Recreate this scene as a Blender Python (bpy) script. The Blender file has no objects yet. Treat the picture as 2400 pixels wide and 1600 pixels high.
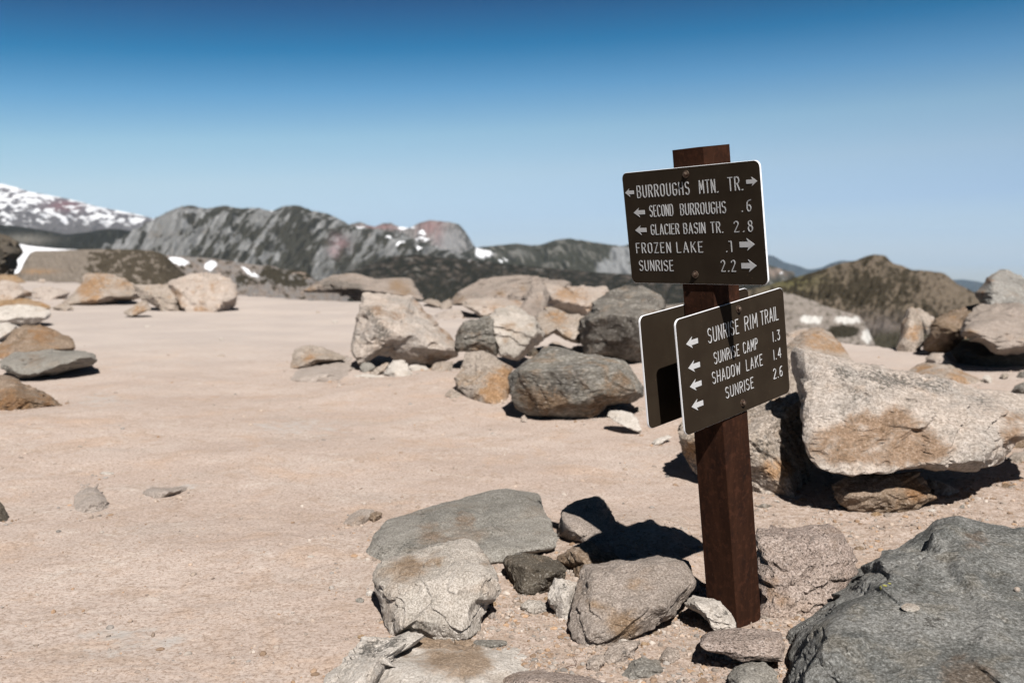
import bpy, bmesh, math
import numpy as np
from mathutils import Vector

# ------------------------------------------------------------------ camera, light, exposure
sc = bpy.context.scene
COL = sc.collection
FPX = 35 / 36 * 2400            # focal length in pixels of the 2400 px wide photograph
PITCH = math.radians(5.14)
HC = 1.36
cam_d = bpy.data.cameras.new("camera")
cam = bpy.data.objects.new("camera", cam_d)
COL.objects.link(cam)
cam.location = (0, 0, HC)
cam.rotation_euler = (math.pi / 2 - PITCH, 0, 0)
cam_d.lens = 35
cam_d.sensor_width = 36
cam_d.clip_start = 0.05
cam_d.clip_end = 120000
cam_d.dof.use_dof = True
cam_d.dof.focus_distance = 3.5
cam_d.dof.aperture_fstop = 2.9
sc.camera = cam

SUN = Vector((0.133, -0.650, 0.748)).normalized()      # towards the sun
world = bpy.data.worlds.new("World")
sc.world = world
world.use_nodes = True
wn = world.node_tree
wn.nodes.clear()
w_out = wn.nodes.new("ShaderNodeOutputWorld")
w_bg = wn.nodes.new("ShaderNodeBackground")
w_sky = wn.nodes.new("ShaderNodeTexSky")
w_sky.sky_type = 'NISHITA'
w_sky.sun_disc = False
w_sky.sun_elevation = math.asin(SUN.z)
w_sky.sun_rotation = math.atan2(SUN.x, SUN.y)
w_sky.altitude = 2200
w_sky.air_density = 1.0
w_sky.dust_density = 0.6
w_sky.ozone_density = 2.0
w_bg.inputs["Strength"].default_value = 0.05
# clear high-altitude sky: pale at the horizon, deepening quickly to strong blue
w_tc = wn.nodes.new("ShaderNodeTexCoord")
w_sep = wn.nodes.new("ShaderNodeSeparateXYZ")
wn.links.new(w_tc.outputs["Generated"], w_sep.inputs[0])
w_tilt = wn.nodes.new("ShaderNodeMath"); w_tilt.operation = 'MULTIPLY_ADD'
wn.links.new(w_sep.outputs["X"], w_tilt.inputs[0]); w_tilt.inputs[1].default_value = -0.045
wn.links.new(w_sep.outputs["Z"], w_tilt.inputs[2])
w_ramp = wn.nodes.new("ShaderNodeValToRGB")
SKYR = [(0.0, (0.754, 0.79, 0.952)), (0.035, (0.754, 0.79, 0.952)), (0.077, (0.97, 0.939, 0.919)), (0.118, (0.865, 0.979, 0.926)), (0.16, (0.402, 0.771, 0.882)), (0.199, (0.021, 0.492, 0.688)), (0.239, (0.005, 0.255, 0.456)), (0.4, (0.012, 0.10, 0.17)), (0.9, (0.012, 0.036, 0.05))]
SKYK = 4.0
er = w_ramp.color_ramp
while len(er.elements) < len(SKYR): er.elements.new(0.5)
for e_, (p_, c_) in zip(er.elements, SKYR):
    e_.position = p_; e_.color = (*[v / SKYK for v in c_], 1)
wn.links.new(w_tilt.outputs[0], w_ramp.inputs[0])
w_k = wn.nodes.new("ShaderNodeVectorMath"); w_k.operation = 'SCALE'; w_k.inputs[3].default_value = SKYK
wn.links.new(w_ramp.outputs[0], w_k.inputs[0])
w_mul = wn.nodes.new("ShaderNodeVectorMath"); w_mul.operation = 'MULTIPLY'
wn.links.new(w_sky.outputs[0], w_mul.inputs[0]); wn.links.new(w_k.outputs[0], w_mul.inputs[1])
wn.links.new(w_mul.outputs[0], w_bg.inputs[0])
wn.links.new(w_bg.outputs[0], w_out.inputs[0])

sun_d = bpy.data.lights.new("sun", 'SUN')
sun_d.energy = 5.0
sun_d.angle = math.radians(0.53)
sun_d.color = (1.0, 0.95, 0.89)
sun = bpy.data.objects.new("sun", sun_d)
COL.objects.link(sun)
sun.rotation_euler = SUN.to_track_quat('Z', 'Y').to_euler()

sc.view_settings.view_transform = 'Standard'
sc.view_settings.look = 'None'
sc.view_settings.exposure = 0.92
sc.view_settings.gamma = 1.0
sc.view_settings.use_curve_mapping = False
sc.cycles.use_denoising = True
sc.cycles.max_bounces = 5
sc.cycles.volume_bounces = 1
sc.cycles.sample_clamp_direct = 6
sc.cycles.sample_clamp_indirect = 2
HAZE = True

# ------------------------------------------------------------------ numbers and noise
rng = np.random.default_rng(11)
_perm = rng.permutation(256)
_perm = np.concatenate([_perm, _perm, _perm])
_grad = rng.normal(size=(256, 3))
_grad /= np.linalg.norm(_grad, axis=1)[:, None]


def perlin(p):
    p = np.asarray(p, float)
    i = np.floor(p).astype(int)
    f = p - i
    i &= 255
    u = f * f * f * (f * (f * 6 - 15) + 10)
    out = 0
    for dx in (0, 1):
        wx = u[:, 0] if dx else 1 - u[:, 0]
        for dy in (0, 1):
            wy = u[:, 1] if dy else 1 - u[:, 1]
            for dz in (0, 1):
                wz = u[:, 2] if dz else 1 - u[:, 2]
                h = _perm[_perm[_perm[(i[:, 0] + dx) & 255] + ((i[:, 1] + dy) & 255)] + ((i[:, 2] + dz) & 255)]
                g = _grad[h]
                out = out + wx * wy * wz * (g[:, 0] * (f[:, 0] - dx) + g[:, 1] * (f[:, 1] - dy) + g[:, 2] * (f[:, 2] - dz))
    return out * 1.5


def fbm(p, octv=4, gain=0.5, ridged=False):
    p = np.array(p, float)
    a, s, tot = 1.0, 0, 0
    for _ in range(octv):
        n = perlin(p)
        if ridged:
            n = 1 - 2 * np.abs(n)
        s = s + a * n
        tot += a
        a *= gain
        p = p * 2.03 + 17.3
    return s / tot


def sstep(a, b, x):
    t = np.clip((x - a) / (b - a), 0, 1)
    return t * t * (3 - 2 * t)


FW = np.array([0, math.cos(PITCH), -math.sin(PITCH)])
DN = np.array([0, -math.sin(PITCH), -math.cos(PITCH)])
RT = np.array([1.0, 0, 0])
CAMP = np.array([0, 0, HC])


def at(px, py, z):
    """World point seen at photograph position px, py at depth z along the view axis."""
    px, py, z = np.broadcast_arrays(np.asarray(px, float), np.asarray(py, float), np.asarray(z, float))
    x = (px - 1200) / FPX * z
    y = (py - 800) / FPX * z
    return CAMP + x[..., None] * RT + y[..., None] * DN + z[..., None] * FW


def proj(P):
    q = P - CAMP
    z = q @ FW
    return 1200 + FPX * (q @ RT) / z, 800 + FPX * (q @ DN) / z, z


def gdepth(px, py, h=0.0):
    """Depth at which the ray meets the level h."""
    k = (np.asarray(py, float) - 800) / FPX
    drop = k * math.cos(PITCH) + math.sin(PITCH)
    return (HC - h) / np.maximum(drop, 0.012)


# ------------------------------------------------------------------ objects
def tag(o, label=None, cat=None, group=None, kind=None):
    if label: o["label"] = label
    if cat: o["category"] = cat
    if group: o["group"] = group
    if kind: o["kind"] = kind
    return o


def mesh_obj(name, V, F, mat, parent=None, smooth=True, origin=None, attrs=None, colors=None, sharp=None):
    V = np.asarray(V, float)
    if origin is not None:
        V = V - np.asarray(origin)
    me = bpy.data.meshes.new(name)
    F = np.asarray(F)
    me.vertices.add(len(V))
    me.vertices.foreach_set("co", V.ravel().astype(np.float32))
    n = F.shape[1]
    me.loops.add(F.size)
    me.loops.foreach_set("vertex_index", F.ravel().astype(np.int32))
    me.polygons.add(len(F))
    me.polygons.foreach_set("loop_start", np.arange(0, F.size, n, dtype=np.int32))
    me.polygons.foreach_set("loop_total", np.full(len(F), n, dtype=np.int32))
    me.polygons.foreach_set("use_smooth", np.full(len(F), smooth))
    me.update(calc_edges=True)
    if attrs:
        for k, a in attrs.items():
            at_ = me.attributes.new(k, 'FLOAT', 'POINT')
            at_.data.foreach_set("value", np.asarray(a, np.float32))
    if sharp: me.set_sharp_from_angle(angle=math.radians(sharp))
    if colors is not None:
        c = np.ones((len(V), 4), np.float32)
        c[:, :3] = np.asarray(colors) * 0.72
        ca = me.color_attributes.new("albedo", 'FLOAT_COLOR', 'POINT')
        ca.data.foreach_set("color", c.ravel())
    if mat: me.materials.append(mat)
    o = bpy.data.objects.new(name, me)
    COL.objects.link(o)
    if origin is not None: o.location = origin
    if parent: o.parent = parent
    return o


def grid_faces(nr, nc):
    i = np.arange(nr - 1)[:, None] * nc + np.arange(nc - 1)[None, :]
    return np.stack([i, i + 1, i + nc + 1, i + nc], -1).reshape(-1, 4)


_ico = {}
def ico(level):
    if level not in _ico:
        bm = bmesh.new()
        bmesh.ops.create_icosphere(bm, subdivisions=level, radius=1)
        V = np.array([v.co[:] for v in bm.verts])
        F = np.array([[v.index for v in f.verts] for f in bm.faces])
        bm.free()
        _ico[level] = (V / np.linalg.norm(V, axis=1)[:, None], F)
    return _ico[level]


# ------------------------------------------------------------------ materials
ALB = 0.72


class N:
    def __init__(s, name, rough=0.95, spec=0.15):
        s.m = bpy.data.materials.new(name)
        s.m.use_nodes = True
        s.t = s.m.node_tree
        s.b = s.t.nodes["Principled BSDF"]
        s.b.inputs["Roughness"].default_value = rough
        s.b.inputs["Specular IOR Level"].default_value = spec
    def n(s, typ, **kw):
        o = s.t.nodes.new(typ)
        for k, v in kw.items():
            if k in o.inputs: o.inputs[k].default_value = v
            else: setattr(o, k, v)
        return o
    def l(s, a, b): s.t.links.new(a, b)
    def noise(s, vec, scale, detail=4, rough=0.55, dist=0.0):
        o = s.n("ShaderNodeTexNoise", Scale=scale, Detail=detail, Roughness=rough, Distortion=dist)
        s.l(vec, o.inputs["Vector"])
        return o.outputs["Fac"]
    def ramp(s, fac, a, b, lo=0.0, hi=1.0):
        o = s.n("ShaderNodeMapRange")
        o.interpolation_type = 'SMOOTHSTEP'
        s.l(fac, o.inputs[0])
        o.inputs[1].default_value = a; o.inputs[2].default_value = b
        o.inputs[3].default_value = lo; o.inputs[4].default_value = hi
        return o.outputs[0]
    def mix(s, fac, a, b, mode='MIX'):
        o = s.n("ShaderNodeMix", data_type='RGBA', blend_type=mode)
        if isinstance(fac, float): o.inputs[0].default_value = fac
        else: s.l(fac, o.inputs[0])
        for v, i in ((a, 6), (b, 7)):
            if isinstance(v, tuple): o.inputs[i].default_value = (*([q * (1 if mode == 'MULTIPLY' else ALB) for q in v]), 1)
            else: s.l(v, o.inputs[i])
        return o.outputs[2]
    def math(s, op, a, b=0.0):
        o = s.n("ShaderNodeMath", operation=op)
        for v, i in ((a, 0), (b, 1)):
            if isinstance(v, (int, float)): o.inputs[i].default_value = v
            else: s.l(v, o.inputs[i])
        return o.outputs[0]
    def pos(s): return s.n("ShaderNodeNewGeometry").outputs["Position"]
    def attr(s, name, out="Fac"):
        return s.n("ShaderNodeAttribute", attribute_name=name).outputs[out]
    def stretch(s, vec, sc_):
        o = s.n("ShaderNodeMapping", vector_type='POINT')
        o.inputs["Scale"].default_value = sc_
        s.l(vec, o.inputs["Vector"])
        return o.outputs[0]
    def color(s, c):
        if isinstance(c, tuple): s.b.inputs["Base Color"].default_value = (*[q * ALB for q in c], 1)
        else: s.l(c, s.b.inputs["Base Color"])
    def bump(s, items):
        prev = None
        for h, st, dist in items:
            o = s.n("ShaderNodeBump", Strength=st, Distance=dist)
            s.l(h, o.inputs["Height"])
            if prev is not None: s.l(prev, o.inputs["Normal"])
            prev = o.outputs[0]
        s.l(prev, s.b.inputs["Normal"])


def rock_mat(name, c1, c2, stain_shade=(0.30, 0.16, 0.08), speck=0.35, pits=0.0, grain=1.0, fs=130, mott=3.0, tint=(0.33, 0.21, 0.12), tint_amt=0.25, streak=(1, 1, 1)):
    k = N(name)
    p = k.pos()
    ps = k.stretch(p, streak)
    big = k.noise(p, mott, 5, 0.6)
    mid = k.noise(ps, mott * 5, 5, 0.65)
    fine = k.noise(ps, fs, 5, 0.78)
    dot = k.noise(p, fs * 1.7, 3, 0.6)
    col = k.mix(k.ramp(big, 0.36, 0.62), c1, c2)
    w = k.math('MULTIPLY', k.ramp(k.noise(p, mott * 1.7, 6, 0.6, 0.4), 0.52, 0.68), tint_amt)
    col = k.mix(w, col, tint)
    # stains, plus shade painted in on a few rocks, broken up by noise
    sn = k.math('ADD', k.math('MULTIPLY', k.math('SUBTRACT', k.noise(p, mott * 2.6, 6, 0.7, 0.6), 0.5), 2.6), k.math('MULTIPLY', k.math('SUBTRACT', fine, 0.5), 1.2))
    sa = k.math('ADD', k.attr("stain_shade"), k.math('MULTIPLY', sn, k.ramp(k.attr("stain_shade"), 0.0, 0.25)))
    col = k.mix(k.ramp(sa, 0.25, 1.0, 0, 0.8), col, stain_shade)
    da = k.math('ADD', k.attr("lichen"), k.math('MULTIPLY', k.math('SUBTRACT', k.noise(p, 38, 6, 0.78), 0.5), 5.0))
    col = k.mix(k.ramp(da, 0.6, 1.0, 0, 0.8), col, (0.085, 0.08, 0.072))
    col = k.mix(k.ramp(mid, 0.3, 0.7, 0.0, 0.55), k.mix(0.35, col, (0.03, 0.028, 0.025)), col) if False else k.mix(k.ramp(mid, 0.35, 0.65, 0.45, 0.0), col, k.mix(1.0, col, (0.62, 0.60, 0.57), 'MULTIPLY'))
    col = k.mix(k.ramp(fine, 0.38, 0.58, 0.85 * grain, 0.0), col, k.mix(1.0, col, (0.42, 0.40, 0.37), 'MULTIPLY'))
    col = k.mix(k.ramp(fine, 0.54, 0.68, 0.0, 0.6 * grain), col, k.mix(0.5, col, (0.75, 0.72, 0.68)))
    col = k.mix(k.ramp(dot, 0.60, 0.68, 0.0, speck), col, (0.06, 0.055, 0.05))
    k.color(col)
    items = [(mid, 0.6, 0.03), (k.noise(ps, 45, 5, 0.7), 0.5, 0.012), (fine, 0.7, 0.006)]
    if pits:
        v = k.n("ShaderNodeTexVoronoi", Scale=75.0)
        k.l(p, v.inputs["Vector"])
        items.append((k.ramp(v.outputs["Distance"], 0.05, 0.45), pits, 0.006))
    k.bump(items)
    return k.m


MATS = dict(
    coolw=rock_mat("light_grey_rock", (0.30, 0.29, 0.275), (0.36, 0.35, 0.33), fs=60, tint_amt=0.2),
    hump=rock_mat("dusty_bedrock", (0.46, 0.40, 0.36), (0.52, 0.455, 0.41), tint=(0.46, 0.34, 0.26), tint_amt=0.3, speck=0.2, fs=90, grain=0.7),
    cool=rock_mat("grey_andesite", (0.263, 0.252, 0.23), (0.336, 0.319, 0.291), stain_shade=(0.24, 0.17, 0.12), tint_amt=0.15, speck=0.25),
    pale=rock_mat("pale_grey_rock", (0.454, 0.419, 0.377), (0.592, 0.54, 0.49), stain_shade=(0.30, 0.20, 0.12), tint_amt=0.3, speck=0.4, streak=(1.3, 1.3, 0.5)),
    white=rock_mat("whitish_rock", (0.572, 0.528, 0.484), (0.66, 0.616, 0.572), stain_shade=(0.30, 0.20, 0.12), tint_amt=0.25, tint=(0.42, 0.30, 0.2), speck=0.3, grain=0.8),
    slab=rock_mat("pale_crystalline_slab", (0.43, 0.389, 0.355), (0.547, 0.474, 0.419), stain_shade=(0.26, 0.155, 0.085), tint_amt=0.45, tint=(0.42, 0.31, 0.23), speck=0.6, grain=0.75, fs=60),
    mauve=rock_mat("mauve_brown_rock", (0.32, 0.275, 0.243), (0.397, 0.339, 0.301), stain_shade=(0.29, 0.19, 0.11), tint_amt=0.25, speck=0.3),
    porous=rock_mat("porous_pinkish_rock", (0.386, 0.313, 0.28), (0.48, 0.396, 0.353), stain_shade=(0.32, 0.20, 0.12), pits=0.9, speck=0.5, grain=1.2),
    brown=rock_mat("brown_weathered_rock", (0.23, 0.167, 0.115), (0.322, 0.247, 0.19), stain_shade=(0.30, 0.16, 0.07), tint_amt=0.5, tint=(0.30, 0.17, 0.08), fs=80),
    darkb=rock_mat("dark_brown_rock", (0.095, 0.082, 0.066), (0.14, 0.12, 0.095), stain_shade=(0.2, 0.13, 0.08), tint_amt=0.2),
    dark=rock_mat("dark_bluish_boulder", (0.174, 0.179, 0.174), (0.287, 0.288, 0.279), stain_shade=(0.16, 0.12, 0.09), tint=(0.27, 0.25, 0.215), tint_amt=0.6, mott=4.5, speck=0.4, grain=1.1, fs=95),
    darkg=rock_mat("dark_grey_rock", (0.138, 0.127, 0.115), (0.253, 0.236, 0.213), stain_shade=(0.05, 0.042, 0.036), tint_amt=0.25, fs=40),
    wedge=rock_mat("grey_green_wedge_rock", (0.187, 0.176, 0.16), (0.275, 0.259, 0.231), stain_shade=(0.20, 0.125, 0.07), tint_amt=0.4, streak=(0.5, 0.5, 1.6), fs=50),  # brown staining, deepened to paint in shade on the overhanging front
    tan=rock_mat("tan_rock", (0.391, 0.333, 0.282), (0.471, 0.408, 0.356), stain_shade=(0.38, 0.21, 0.09), tint=(0.40, 0.25, 0.13), tint_amt=0.45, fs=60),
    pink=rock_mat("pale_pink_rock", (0.46, 0.39, 0.34), (0.54, 0.47, 0.42), stain_shade=(0.36, 0.22, 0.12), tint=(0.45, 0.3, 0.19), tint_amt=0.4),
    orange=rock_mat("orange_stained_rock", (0.34, 0.22, 0.12), (0.42, 0.31, 0.21), stain_shade=(0.42, 0.2, 0.07), tint=(0.40, 0.21, 0.08), tint_amt=0.7),
)

# ------------------------------------------------------------------ ground
RIM = np.array([(-1500, 650), (-400, 650), (0, 654), (250, 664), (550, 690), (700, 700), (840, 706), (1000, 705), (1060, 712), (1350, 735),
                (1850, 790), (2000, 806), (2090, 812), (2160, 806), (2300, 798), (2400, 795), (2800, 800), (4000, 850)], float)


def rim_dist(X, Y):
    px = 1200 + FPX * X / np.maximum(Y, 0.5)
    py = np.interp(px, RIM[:, 0], RIM[:, 1])
    return gdepth(px, py)


def ground_h(X, Y):
    d = np.hypot(X, Y)
    P = np.stack([X, Y, 0 * X], -1)
    z = 0.018 * fbm(P * 0.7 + 3, 3) * np.clip(d / 4, 0.3, 2.5)
    z = z + 0.013 * fbm(P * 2.6 + 9, 4, 0.55) + 0.005 * fbm(P * 14 + 5, 3, 0.6) * sstep(16, 6, d)
    rough = sstep(0.6, 2.0, X - 0.08 * Y)
    z = z + rough * 0.006 * fbm(P * 9 + 31, 4, 0.65) * sstep(20, 6, d)
    # bank of packed rubble behind the post
    z = z + 0.085 * np.exp(-(((X - 0.62) / 0.34) ** 2 + ((Y - 4.55) / 0.42) ** 2)) * (1 + 0.5 * fbm(P * 6 + 2, 3))
    # soil banked up against the rock groups, and low swells in the trail
    for bx, by, rx, ry, h in ((0.5, 9.9, 1.7, 1.5, 0.075), (-0.6, 10.2, 1.0, 1.0, 0.05), (-3.6, 7.6, 0.9, 1.3, 0.08), (-4.8, 12.5, 1.8, 2.2, 0.08), (2.6, 5.3, 1.0, 0.7, 0.035), (-1.7, 6.6, 1.2, 0.6, 0.03), (-0.9, 4.4, 0.9, 0.45, 0.02)):
        z = z + h * np.exp(-(((X - bx) / rx) ** 2 + ((Y - by) / ry) ** 2)) * (1 + 0.45 * fbm(P * 2.2 + bx, 3))
    return z - 0.004


k = N("dusty_trail_dirt", 1.0, 0.05)
p = k.pos()
col = k.mix(k.ramp(k.noise(p, 0.9, 6, 0.62), 0.35, 0.66), (0.48, 0.392, 0.342), (0.55, 0.465, 0.415))
col = k.mix(k.math('MULTIPLY', k.ramp(k.noise(p, 1.9, 7, 0.7, 0.6), 0.50, 0.66), 0.6), col, (0.52, 0.385, 0.295))
col = k.mix(k.math('MULTIPLY', k.ramp(k.noise(k.stretch(p, (0.5, 1, 1)), 1.7, 5, 0.6), 0.52, 0.7), 0.45), col, (0.43, 0.385, 0.35))
col = k.mix(k.math('MULTIPLY', k.ramp(k.noise(p, 4.5, 8, 0.78, 0.8), 0.52, 0.62), 0.6), col, (0.41, 0.315, 0.25))
col = k.mix(k.math('MULTIPLY', k.ramp(k.noise(p, 3.1, 8, 0.76, 0.8), 0.54, 0.66), 0.55), col, (0.61, 0.545, 0.495))
rg = k.attr("rough")
col = k.mix(k.math('MULTIPLY', rg, k.ramp(k.noise(p, 22, 5, 0.7), 0.42, 0.62)), col, (0.38, 0.30, 0.245))
fine = k.noise(p, 70, 7, 0.82)
fine2 = k.noise(p, 240, 4, 0.7)
col = k.mix(k.ramp(fine, 0.38, 0.54, 0.85, 0.0), col, (0.25, 0.18, 0.135))
col = k.mix(k.ramp(fine, 0.56, 0.68, 0.0, 0.6), col, (0.62, 0.52, 0.45))
col = k.mix(k.ramp(fine2, 0.58, 0.68, 0.0, 0.65), col, (0.26, 0.17, 0.11))
far = k.attr("far")
col = k.mix(k.math('MULTIPLY', far, 0.75), col, k.mix(k.ramp(k.noise(p, 0.5, 5), 0.4, 0.6), (0.45, 0.405, 0.38), (0.51, 0.455, 0.42)))
col = k.mix(k.ramp(k.math('ADD', k.attr("grey"), k.math('MULTIPLY', k.math('SUBTRACT', k.noise(p, 9, 5, 0.7), 0.5), 1.6)), 0.4, 0.8, 0, 0.7), col, (0.46, 0.44, 0.42))
col = k.mix(k.ramp(k.math('ADD', k.attr("orange"), k.math('MULTIPLY', k.math('SUBTRACT', k.noise(p, 7, 5, 0.7), 0.5), 1.8)), 0.4, 0.9, 0, 0.75), col, (0.40, 0.22, 0.10))
k.color(col)
k.bump([(k.noise(p, 7, 7, 0.72), 0.35, 0.04), (fine, 0.6, 0.006), (fine2, 0.5, 0.003)])
M_DIRT = k.m


def blobs(pts, px, py):
    a = np.zeros_like(px)
    for x, y, rx, ry in pts:
        a = np.maximum(a, np.exp(-(((px - x) / rx) ** 2 + ((py - y) / ry) ** 2)))
    return a


def build_ground():
    v = np.concatenate([np.linspace(2400, 1060, 60, endpoint=False), np.linspace(1060, 60, 360, endpoint=False), np.linspace(60, 26, 24)])
    dd = HC * FPX / v
    az = np.concatenate([np.linspace(-3000, -100, 40, endpoint=False), np.linspace(-100, 2500, 500), np.linspace(2500, 5400, 41)[1:]])
    D, A = np.meshgrid(dd, az, indexing='ij')
    X = (A - 1200) / FPX * D
    Y = D.copy()
    X, Y = X.ravel(), Y.ravel()
    z = ground_h(X, Y)
    rd = rim_dist(X, Y) * (1 + 0.02 * perlin(np.stack([X / np.maximum(Y, 1) * 9, 0 * X, 0 * X + 4], -1)))
    over = np.maximum(Y - rd, 0)
    z = z - np.where(over > 0, 0.9 * over ** 1.12 / (1 + 0.15 * over) + 0.42 * over, 0)
    V = np.stack([X, Y, z], -1)
    px, py, _ = proj(V)
    d = np.hypot(X, Y)
    rough = np.maximum(sstep(760, 1000, px) * sstep(1150, 1300, py), sstep(1650, 1850, px) * sstep(960, 1100, py))
    grey = 0.6 * blobs([(370, 1155, 60, 22), (440, 1140, 50, 14), (240, 940, 110, 30), (300, 1500, 260, 60), (700, 1000, 200, 30)], px, py)
    orng = 0.38 * blobs([(40, 1000, 90, 40), (1100, 970, 70, 30), (200, 900, 120, 16), (480, 930, 90, 14), (700, 870, 80, 10)], px, py)
    tiny = ground = mesh_obj("ground", V, grid_faces(len(dd), len(az))[:, ::-1], M_DIRT,
                             attrs=dict(rough=rough, far=sstep(8, 17, d), grey=grey, orange=orng))
    tag(ground, kind="structure")
    return ground


build_ground()

# ------------------------------------------------------------------ mountains and hills
VIEWS = dict(S=(0, 0, 1.0), A=(0, 600, 3.92), B=(660, 630, 5.2267), C=(1040, 630, 5.2267), D=(1050, 780, 3.92), E=(1560, 780, 2.8),
             F=(2000, 600, 5.2267), G=(1250, 1120, 3.2667), H=(700, 1120, 3.2667), M=(0, 400, 2.94), N=(600, 400, 2.94),
             R=(1750, 560, 3.618), Q=(1400, 1050, 2.352), L=(0, 700, 2.94))


def parse(view, s):
    x0, y0, k_ = VIEWS[view]
    out = []
    for w in s.split():
        q = w.split(',')
        out.append([x0 + float(q[0]) / k_, y0 + float(q[1]) / k_] + ([float(q[2])] if len(q) > 2 else []))
    return out


def land_mat(name, scale, bump=0.6, dist=8.0):
    k = N(name, 1.0, 0.03)
    p = k.pos()
    n = k.noise(p, scale, 5, 0.65)
    c = k.attr("albedo", "Color")
    k.color(k.mix(k.ramp(n, 0.35, 0.62, 0.3, 0.0), c, k.mix(1.0, c, (0.55, 0.55, 0.55), 'MULTIPLY')))
    k.bump([(n, bump, dist)])
    return k.m


def ridge(name, view, sky, D, front, pyb, amp, lam, skew, colfn, ncol=320, nrow=120, jit=1.5, jl=18.0, mscale=0.02, back=0.25, seed=0, power=0.9, vs=0.28):
    pts = np.array([q[:2] for q in parse(view, sky)])
    px = np.linspace(pts[0, 0], pts[-1, 0], ncol)
    cy = np.interp(px, pts[:, 0], pts[:, 1])
    cy = np.convolve(np.pad(cy, 2, mode='edge'), np.ones(5) / 5, 'valid')
    cy = cy - jit * fbm(np.stack([px / jl, 0 * px + seed, 0 * px], -1), 4, 0.6)
    t = np.linspace(0, 1, nrow)
    pb = np.interp(px, np.array(pyb)[:, 0], np.array(pyb)[:, 1]) if not np.isscalar(pyb) else np.full(ncol, float(pyb))
    top = at(px, cy, D)
    bot = at(px, np.maximum(pb, cy + 2), D - front)
    T = t[:, None]
    V = np.empty((nrow, ncol, 3))
    V[:, :, :2] = top[None, :, :2] * (1 - T[..., None]) + bot[None, :, :2] * T[..., None]
    V[:, :, 2] = top[None, :, 2] + (bot - top)[None, :, 2] * T ** power
    PX = np.broadcast_to(px, (nrow, ncol))
    _, PY, _ = proj(V.reshape(-1, 3))
    PY = PY.reshape(nrow, ncol)
    u = (PX + skew * (PY - cy[None])) / lam
    w = (PY - cy[None]) / lam
    gn = fbm(np.stack([u, w * vs, 0 * u + seed], -1).reshape(-1, 3), 5, 0.55, ridged=True).reshape(nrow, ncol)
    g2 = fbm(np.stack([u * 2.2, w * 1.1, 0 * u + seed + 7], -1).reshape(-1, 3), 4, 0.6).reshape(nrow, ncol)
    fade = np.clip(T * 7, 0, 1)
    dsp = amp * (gn * 0.8 + g2 * 0.5) * fade
    n = np.array([0, -0.75, 0.66])
    V = V + dsp[..., None] * n
    Cc = colfn(PX.ravel(), PY.ravel(), np.broadcast_to(T, (nrow, ncol)).ravel(), gn.ravel(), g2.ravel(), u.ravel(), w.ravel())
    # far side
    nb = 5
    B = np.empty((nb, ncol, 3))
    for i in range(nb):
        f = (nb - i) / nb
        B[i] = top
        B[i, :, 1] += front * back * f * 2
        B[i, :, 2] -= abs(top[:, 2] - bot[:, 2]) * 1.1 * f
    V = np.concatenate([B, V], 0)
    Cb = np.repeat(Cc[:ncol][None], nb, 0).reshape(-1, 3)
    o = mesh_obj(name, V.reshape(-1, 3), grid_faces(nrow + nb, ncol)[:, ::-1], land_mat(name + "_surface", mscale, 0.5, 0.3 / mscale * 0.5), colors=np.concatenate([Cb, Cc]))
    return tag(o, kind="structure")


def lerpc(a, b, t):
    t = np.clip(t, 0, 1)[:, None]
    return np.asarray(a) * (1 - t) + np.asarray(b) * t


SNOW = (0.86, 0.88, 0.93)
SCREE = (0.17, 0.172, 0.17)
VEG = (0.032, 0.030, 0.020)
FOREST = (0.020, 0.019, 0.013)


def c_volcano(px, py, t, g, g2, u, w):
    c = lerpc((0.15, 0.14, 0.15), (0.10, 0.10, 0.10), t)
    pk = blobs([(155, 487, 40, 14)], px, py)
    c = lerpc(c, (0.20, 0.11, 0.12), pk * 0.9)
    n = fbm(np.stack([px / 34, py / 9 + px / 90, 0 * px + 2], -1), 4, 0.55)
    line = 0.10 - (py - np.interp(px, [0, 360], [430, 512])) / 300.0 + np.interp(px, [0, 140, 360], [0.10, 0.0, -0.04])
    s = sstep(-0.02, 0.03, n + line - 0.35 * pk)
    s *= sstep(545, 525, py + 10 * n)
    c = lerpc(c, (0.78, 0.80, 0.84), s * 0.93)
    return c


def c_forestfar(px, py, t, g, g2, u, w):
    c = lerpc(FOREST, (0.07, 0.068, 0.055), sstep(0.1, 0.5, g2))
    c = lerpc(c, (0.16, 0.15, 0.13), blobs([(60, 565, 60, 12)], px, py))
    return c


def c_main(px, py, t, g, g2, u, w):
    st = fbm(np.stack([u * 1.6, w * 0.35, 0 * u + 3], -1), 5, 0.62)
    patch = fbm(np.stack([px / 38, py / 30, 0 * px], -1), 4, 0.6)
    c = lerpc(SCREE, (0.29, 0.295, 0.30), sstep(-0.1, 0.4, fbm(np.stack([u * 3, w * 0.5, 0 * u + 9], -1), 3)))
    c = lerpc(c, (0.20, 0.17, 0.14), sstep(0.1, 0.5, patch) * 0.5)
    veg = sstep(0.0, 0.14, st + 0.45 * g2 + 0.55 * patch + 0.08 + 0.35 * sstep(640, 700, px) * sstep(760, 680, px) - 0.5 * blobs([(400, 545, 60, 40)], px, py))
    low = sstep(600, 660, py) * sstep(700, 860, px)
    veg = np.maximum(veg * 0.9, low * sstep(-0.35, 0.1, st + patch * 0.4 + 0.25))
    c = lerpc(c, VEG, veg)
    c = lerpc(c, (0.30, 0.20, 0.21), 0.6 * blobs([(800, 580, 20, 18), (785, 600, 14, 12)], px, py))
    c = lerpc(c, SNOW, sstep(0.5, 0.6, blobs([(637, 495, 4, 3.5), (720, 484, 12, 4), (845, 534, 14, 4), (912, 566, 9, 5), (940, 580, 14, 4), (984, 590, 12, 3)], px, py)))
    return c


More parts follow.
